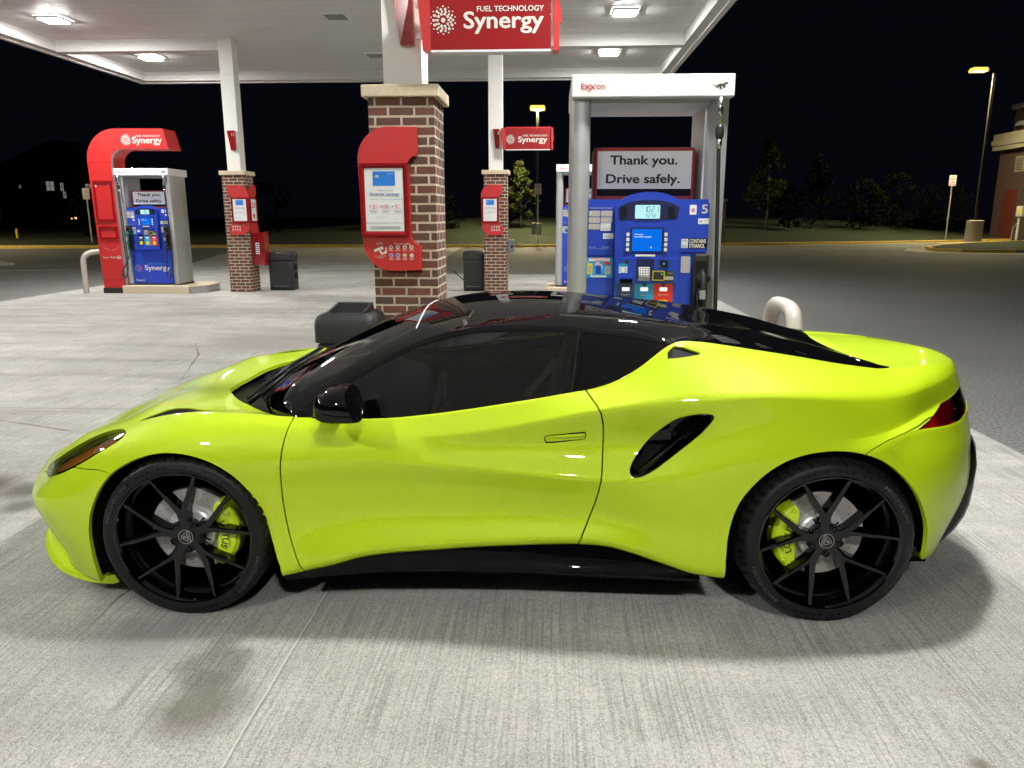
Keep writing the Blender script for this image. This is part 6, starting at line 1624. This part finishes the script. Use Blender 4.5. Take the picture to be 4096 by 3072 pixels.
# mirrors
for sg in (-1, 1):
    mb = MB(); mb.smooth = True; lo = []
    for x, ry, rz_, cy, cz_ in ((.584,.012,.008,.985,.908),(.590,.040,.026,.985,.910),(.604,.066,.040,.985,.912),(.628,.085,.052,.983,.915),(.662,.098,.060,.982,.918),(.700,.104,.063,.981,.919),(.728,.105,.063,.981,.918),(.740,.103,.061,.981,.917),(.742,.092,.052,.981,.917)):
        sec = []
        for k in range(28):
            a = 2*math.pi*k/28; ca, sa = math.cos(a), math.sin(a)
            e_ = .62; yy2 = ry*math.copysign(abs(ca)**e_, ca); zz2 = rz_*math.copysign(abs(sa)**(.8 if sa > 0 else .55), sa)
            zz2 += .012*(yy2/.11)*(-1) * 1.0 + (.010*(x-.65)/.1 if sa < 0 else 0)
            sec.append((x + (.028*(-sa) if x > .70 else 0), sg*(cy+yy2), cz_+zz2))
        lo.append(sec)
    mb.loft(lo, True, True); mo = mb.build("wing_mirror", M['carblack'], CAR, angle=45)
    mb = MB(); mb.smooth = True
    mb.loft([[(x+(.0), sg*(.985+ .1115*w_), z) for x, w_, z in ((.600,.86,.888),(.65,.99,.884),(.70,1.02,.882),(.742,1.01,.882))], [(x, sg*(.985+.1115*w_), z+.006) for x, w_, z in ((.600,.86,.888),(.65,.99,.884),(.70,1.02,.882),(.742,1.01,.882))]], closed=False)
    mb.build("mirror_indicator", M['satin'], mo)
    mb = MB(); mb.smooth = True; mb.loft([[(x, sg*y, z) for x, z in zip(xs_, zs_)] for y, xs_, zs_ in ((.79, (.57,.60,.66,.64), (.835,.850,.838,.822)), (.86, (.60,.625,.675,.65), (.860,.878,.866,.845)), (.92, (.61,.64,.69,.66), (.870,.895,.885,.858)))], True, True)
    mb.build("mirror_arm", M['carblack'], mo)
# ---------------- interior
def seat_at(y):
    mb = MB(); mb.smooth = True
    def rb_(x0, x1, z0, z1, lean, w0, w1):
        pass
    secs = []
    for q, (x, z, w, th) in enumerate(((1.02,.30,.20,.10),(1.22,.31,.22,.09),(1.40,.33,.23,.10),(1.47,.40,.24,.09),(1.52,.55,.25,.08),(1.57,.75,.24,.07),(1.60,.86,.19,.06),(1.62,.95,.14,.055),(1.625,1.03,.12,.04))):
        secs.append([(x+th*.5*math.sin(a)*(.3 if q < 3 else 1)*-1, y+w*math.copysign(abs(math.cos(a))**.6, math.cos(a)), z+th*math.sin(a)*(1 if q < 3 else .3)) for a in np.linspace(0, 2*math.pi, 20, endpoint=False)])
    mb.loft(secs, True, True); mb.build("seat", M['seat'], CAR, angle=60)
seat_at(-.38); seat_at(.38)
mb = MB(); mb.smooth = True
mb.loft([[(.35, y, .72) for y in (-.72,-.3,0,.3,.72)], [(.62, y, .78) for y in (-.72,-.3,0,.3,.72)], [(.80, y, .74) for y in (-.70,-.3,0,.3,.70)], [(.84, y, .55) for y in (-.70,-.3,0,.3,.70)]], closed=False); mb.build("dashboard", M['interior'], CAR)
mb = MB(); mb.smooth = True; mb.tube([(.98+.02*math.sin(a), -.38+.175*math.cos(a), .74+.165*math.sin(a)) for a in np.linspace(0, 2*math.pi, 33)], .014, 8, cap=False); mb.tube([(.99,-.54,.74),(.96,-.38,.72),(.99,-.22,.74)], .02, 8); mb.build("steering_wheel", M['interior'], CAR)
mb = MB(); mb.box(1.66, 1.72, -.55, .55, .30, 1.05); mb.build("rear_bulkhead", M['interior'], CAR)
mb = MB(); mb.box(.85, 1.64, -.07, .07, .30, .58); mb.build("centre_console", M['interior'], CAR)
mb = MB(); mb.loft([[(1.36,-.60,.86),(1.40,-.60,.86)],[(1.46,-.585,.97),(1.505,-.585,.98)],[(1.49,-.575,1.02),(1.51,-.575,1.02)]], closed=False); mb.build("seat_belt", M['bag'], CAR)
mb = MB(); mb.box(1.12, 1.50, .05, .42, 1.165, 1.172); mb.build("roof_lining_panel", M['lightgrey'], CAR)

# ---------------- wheels
def circ(r, n=72): return [(r*math.cos(2*math.pi*k/n), r*math.sin(2*math.pi*k/n)) for k in range(n)]
def wheel(x, sg, front):
    Rt = .340 if front else .349; x = x + (.008 if front else 0); face = .925 if front else .940; tw = .245 if front else .295
    root = empty("wheel_hub_point", (x, sg*face, Rt), 0) if False else None
    def xf(mb):  # local: x,z in wheel plane; y outward distance from face (negative inward)
        mb.v = [(x+a, sg*(face+b), Rt+c) for a, b, c in mb.v]
    mb = MB(); mb.smooth = True
    prof = [(.268,-.012),(.272,.004),(.2825,.0065),(.293,.010),(.305,.011),(.318,.008),(.327,.001),(.334,-.012),(Rt-.003,-.030),(Rt,-.055)]
    gx_ = [(-.055,0),(-.075,0),(-.076,-.006),(-.084,-.006),(-.085,0),(-.115,0),(-.116,-.006),(-.126,-.006),(-.127,0),(-tw+.06,0),(-tw+.03,-.006),(-tw+.01,-.02),(-tw,-.05)]
    prof += [(Rt+b, a) for a, b in gx_]+[(.262,-tw-.0)]
    n = 384; lo = []
    for i, (r, y) in enumerate(prof):
        ring = []
        for k in range(n):
            rr = r; ph = k % 8
            if 7 <= i <= 9 and ph in (0, 1): rr = r-.007     # shoulder sipes
            a = 2*math.pi*k/n + (.02*(i-7) if 7 <= i <= 9 else 0)
            ring.append((rr*math.cos(a), y, rr*math.sin(a)))
        lo.append(ring)
    mb.loft(lo, True); xf(mb)
    w = mb.build("wheel", M['tyre'], CAR, angle=50)
    # sidewall decoration
    mb = MB()
    rng = random.Random(4)
    for a0 in (95, 275):
        for k in range(-13, 14):
            for r_ in range(3):
                if (k+r_) % 2 == 0 and rng.random() > .03*abs(k):
                    a = R(a0+k*2.3+(22 if front else -12)); r0 = .300+.0075*r_; da = R(1.05)
                    mb.quadv(*[(rr*math.cos(b), .0112-.0012*r_-(.0015 if rr > .312 else 0), rr*math.sin(b)) for rr, b in ((r0, a-da), (r0+.0065, a-da), (r0+.0065, a+da), (r0, a+da))])
    xf(mb); mb.build("tyre_chequer_pattern", M['tyre2'], w)
    mb = MB()
    def arc_text(s, a_mid, r0, h, deg):
        k = (s, .01, 0)
        if k not in _tc: _tc[k] = text_geo(s, .01, 0)
        V_, F_ = _tc[k]; lo_, hi = V_.min(0), V_.max(0); W_ = []
        for vx, vz in V_:
            u_ = (vx-lo_[0])/(hi[0]-lo_[0])-.5; a = R(a_mid - (u_*deg)*(1 if sg < 0 else -1)); rr = r0+(vz-lo_[1])/(hi[1]-lo_[1])*h
            W_.append((rr*math.cos(a), .0118, rr*math.sin(a)))
        mb.add(W_, F_)
    arc_text("MICHELIN", 35 if not front else 150, .300, .014, 34); arc_text("MICHELIN", 215 if not front else 330, .300, .014, 34); arc_text("PILOT SPORT CUP 2", 340 if not front else 75, .300, .010, 40)
    xf(mb); mb.build("tyre_lettering", M['tyre3'], w)
    # rim
    mb = MB(); mb.smooth = True
    dp = .037 if front else .045
    mb.loft([[(r*math.cos(2*math.pi*k/96), y, r*math.sin(2*math.pi*k/96)) for k in range(96)] for r, y in ((.2685,-.012),(.280,.0035),(.2815,.0070),(.278,.0085),(.272,.006),(.266,-.003),(.257,-.022),(.245,-.05),(.238,-.13),(.240,-tw+.02))], True)
    mb.smooth = False
    # ten spokes in five pairs
    tilt = R(6)
    for pr_ in range(5):
        ac = R(90+72*pr_)+ (tilt if sg < 0 else -tilt)
        for s_ in (-1, 1):
            at_ = ac + s_*R(19.5); aj = ac + s_*R(6.5)
            stations = []
            for lx, ly, hw_, yf_, th_ in ((.040, .0040, .0140, -dp+.012, .030), (.098, .0070, .0145, -dp*.92+.015, .044), (.122, .0175, .0122, -dp*.78+.013, .048), (.170, .0440, .0104, -dp*.52+.009, .046), (.222, .0715, .0088, -dp*.23+.005, .038), (.2605, .0920, .0076, .002, .024)):
                 stations.append((math.hypot(lx, ly), ac+s_*math.atan2(ly, lx), hw_, yf_, th_))
            lo = []
            pts_ = [np.array([r*math.cos(a), r*math.sin(a)]) for r, a, *_ in stations]
            for i, (r, a, hw, yf, th) in enumerate(stations):
                d = pts_[min(i+1, 5)]-pts_[max(i-1, 0)]; d /= np.linalg.norm(d); nrm = np.array([-d[1], d[0]]); p = pts_[i]
                sec = [(-hw*1.25, yf-th), (-hw, yf-.003), (-hw*.55, yf), (hw*.55, yf), (hw, yf-.003), (hw*1.25, yf-th)]
                lo.append([(p[0]+nrm[0]*q, yv, p[1]+nrm[1]*q) for q, yv in sec])
            mb.loft(lo, True, True)
    # hub
    hub_y = -dp+.012
    mb.loft([[(r*math.cos(2*math.pi*k/40), y, r*math.sin(2*math.pi*k/40)) for k in range(40)] for r, y in ((.070,hub_y-.03),(.068,hub_y-.006),(.060,hub_y),(.036,hub_y+.002))], True, True)
    for k in range(5):
        a = R(90+36+72*k)+(tilt if sg < 0 else -tilt); c = (.056*math.cos(a), .056*math.sin(a))
        mb.loft([[(c[0]+r*math.cos(2*math.pi*j/16), y, c[1]+r*math.sin(2*math.pi*j/16)) for j in range(16)] for r, y in ((.017,hub_y-.008),(.016,hub_y+.004),(.012,hub_y+.004),(.0115,hub_y-.004))], True, True)
        mb.loft([[(c[0]+r*math.cos(2*math.pi*j/6), y, c[1]+r*math.sin(2*math.pi*j/6)) for j in range(6)] for r, y in ((.0095,hub_y-.004),(.0095,hub_y+.003),(.007,hub_y+.005))], True, True)
    xf(mb); rm = mb.build("rim", M['rim'], w, angle=32)
    mb = MB(); mb.loft([[(r*math.cos(2*math.pi*k/32), y, r*math.sin(2*math.pi*k/32)) for k in range(32)] for r, y in ((.0335,hub_y+.002),(.0335,hub_y+.0065),(.0315,hub_y+.0085))], True, True); xf(mb); cp_ = mb.build("centre_cap", M['satin'], w)
    mb = MB()
    mb.loft([[(r*math.cos(2*math.pi*k/40), hub_y+.0092, r*math.sin(2*math.pi*k/40)) for k in range(40)] for r in (.0300,.0283)], True)
    rot = R(105 if front else 245)*-1 if False else (R(-82) if front else R(72))
    tri = rounded([(.0,-.021),(.0215,.008),(.0195,.017),(-.0195,.017),(-.0215,.008)], 4); tri2 = tri*.90
    def rt(p): return (p[0]*math.cos(rot)-p[1]*math.sin(rot), hub_y+.0092, p[0]*math.sin(rot)+p[1]*math.cos(rot))
    mb.loft([[rt(p) for p in tri], [rt(p) for p in tri2]], True)
    V_, F_ = text_geo("LOTUS", .03); lo_, hi = V_.min(0), V_.max(0)
    mb.add([rt(((v[0]-lo_[0])/(hi[0]-lo_[0])*.030-.015, .0035+(v[1]-lo_[1])/(hi[1]-lo_[1])*.0085)) for v in V_], F_)
    mb.loft([[rt((r*math.cos(a), -.0055+r*math.sin(a))) for a in np.linspace(0, 6.28, 14, endpoint=False)] for r in (.0062, .0035)], True)
    xf(mb); mb.build("cap_badge", M['grey'], cp_)
    # brake
    mb = MB(); mb.smooth = True
    yd = -.105; n = 60
    mb.loft([[(r*math.cos(2*math.pi*k/n), y, r*math.sin(2*math.pi*k/n)) for k in range(n)] for r, y in ((.176,yd-.03),(.176,yd),(.174,yd+.0015),(.102,yd+.0015))], True); xf(mb); ds_ = mb.build("brake_disc", M['disc'], w, angle=30)
    mb = MB(); mb.smooth = True; mb.loft([[(r*math.cos(2*math.pi*k/n), y, r*math.sin(2*math.pi*k/n)) for k in range(n)] for r, y in ((.104,yd+.0018),(.102,yd+.006),(.096,yd+.028),(.088,yd+.035),(.03,yd+.036))], True, True); xf(mb); mb.build("disc_hat", M['hat'], w, angle=30)
    mb = MB()
    for k in range(40):
        r = (.118,.138,.158)[k % 3]; a = 2*math.pi*k/40
        mb.loft([[(r*math.cos(a)+.0024*math.cos(b), yd+.0022, r*math.sin(a)+.0024*math.sin(b)) for b in np.linspace(0, 6.28, 8, endpoint=False)]]*1 + [[(r*math.cos(a), yd+.0023, r*math.sin(a))]*8], True)
    for k in range(10):
        a = 2*math.pi*(k+.3)/10; da = .055
        mb.loft([[(r*math.cos(b), yd+.0366 if r < .09 else yd+.020, r*math.sin(b)) for r in (.060,.086)] for b in (a-da, a+da)], closed=False)
    xf(mb); mb.build("disc_holes", M['blackmatte'], ds_)
    # caliper: front one trails the axle, rear one leads it
    mb = MB(); mb.smooth = False
    cdir = 0 if front else 180
    def pc(r, a, y): a = R(a); sx = 1 if front else -1; return (sx*r*math.cos(a), y, r*math.sin(a))
    aa = [48,42,34,24,12,0,-12,-24,-34,-44,-50]; ri = [.150,.128,.118,.112,.110,.110,.110,.112,.120,.140,.165]; ro = [.185,.192,.200,.204,.206,.206,.206,.204,.200,.196,.190]
    lo = []
    for a, r0, r1 in zip(aa, ri, ro):
        lo.append([pc(r0, a, yd-.02), pc(r0, a, yd+.034), pc(r0+.010, a, yd+.046), pc((r0+r1)/2, a, yd+.050 if abs(a) < 40 else yd+.044), pc(r1-.018, a, yd+.046), pc(r1-.004, a, yd+.034), pc(r1, a, yd-.02)])
    mb.loft(lo, True, True); xf(mb); cl_ = mb.build("brake_caliper", M['caliper'], w, angle=30)
    mb = MB()
    for a, r in ((42,.168),(28,.178),(-30,.180),(-42,.176)):
        c = pc(r, a, 0); mb.loft([[(c[0]+q*math.cos(b), y, c[2]+q*math.sin(b)) for b in np.linspace(0, 6.28, 12, endpoint=False)] for q, y in ((.0115,yd+.040),(.0105,yd+.052),(.006,yd+.052),(.0055,yd+.046))], True, True)
    mb.loft([[pc(r, a, y) for r, y in ((.128,yd+.046),(.138,yd+.056),(.165,yd+.056),(.174,yd+.046))] for a in (22,18,-16,-20)], closed=False)
    xf(mb); mb.build("caliper_bolts", M['caliper'], cl_, angle=30)
    mb = MB(); V_, F_ = text_geo("LOTUS", .015); lo_, hi = V_.min(0), V_.max(0); W_ = []
    for v in V_:
        u_ = (v[0]-lo_[0])/(hi[0]-lo_[0]); h_ = (v[1]-lo_[1])/(hi[1]-lo_[1])
        if front: a = 22-u_*46; r = .136+.026*h_; W_.append(pc(r, a, yd+.0575))
        else: a = -24+u_*46; r = .136+.026*h_; W_.append(pc(r, a, yd+.0575))
    mb.add(W_, F_); xf(mb); mb.build("caliper_lettering", M['textblack'], cl_)
    mb = MB(); mb.smooth = True; mb.cyl((0,0), .005, 0, .001, 8); mb.v = []; mb.f = []; mb.m = []; mb.uv = []; mb.sm = []; mb.smooth = True
    c = pc(.214, 14, 0); mb.tube([(c[0]-.004, yd+.04, c[2]), (c[0]+.022*(1 if front else -1), yd+.075, c[2]+.006)], .0055, 8); xf(mb); mb.build("valve", M['chrome'], w)
    # inboard dark drum so nothing shows through
    mb = MB(); mb.loft([[(r*math.cos(2*math.pi*k/30), -tw+.012, r*math.sin(2*math.pi*k/30)) for k in range(30)] for r in (.236, .03)], True); mb.loft([[(r*math.cos(2*math.pi*k/20), y, r*math.sin(2*math.pi*k/20)) for k in range(20)] for r, y in ((.03, -tw+.012),(.05,yd-.03),(.104,yd-.031))], True); xf(mb); mb.build("hub_carrier", M['under'], w)
for sg in (-1, 1):
    wheel(0.0, sg, True); wheel(2.575, sg, False)
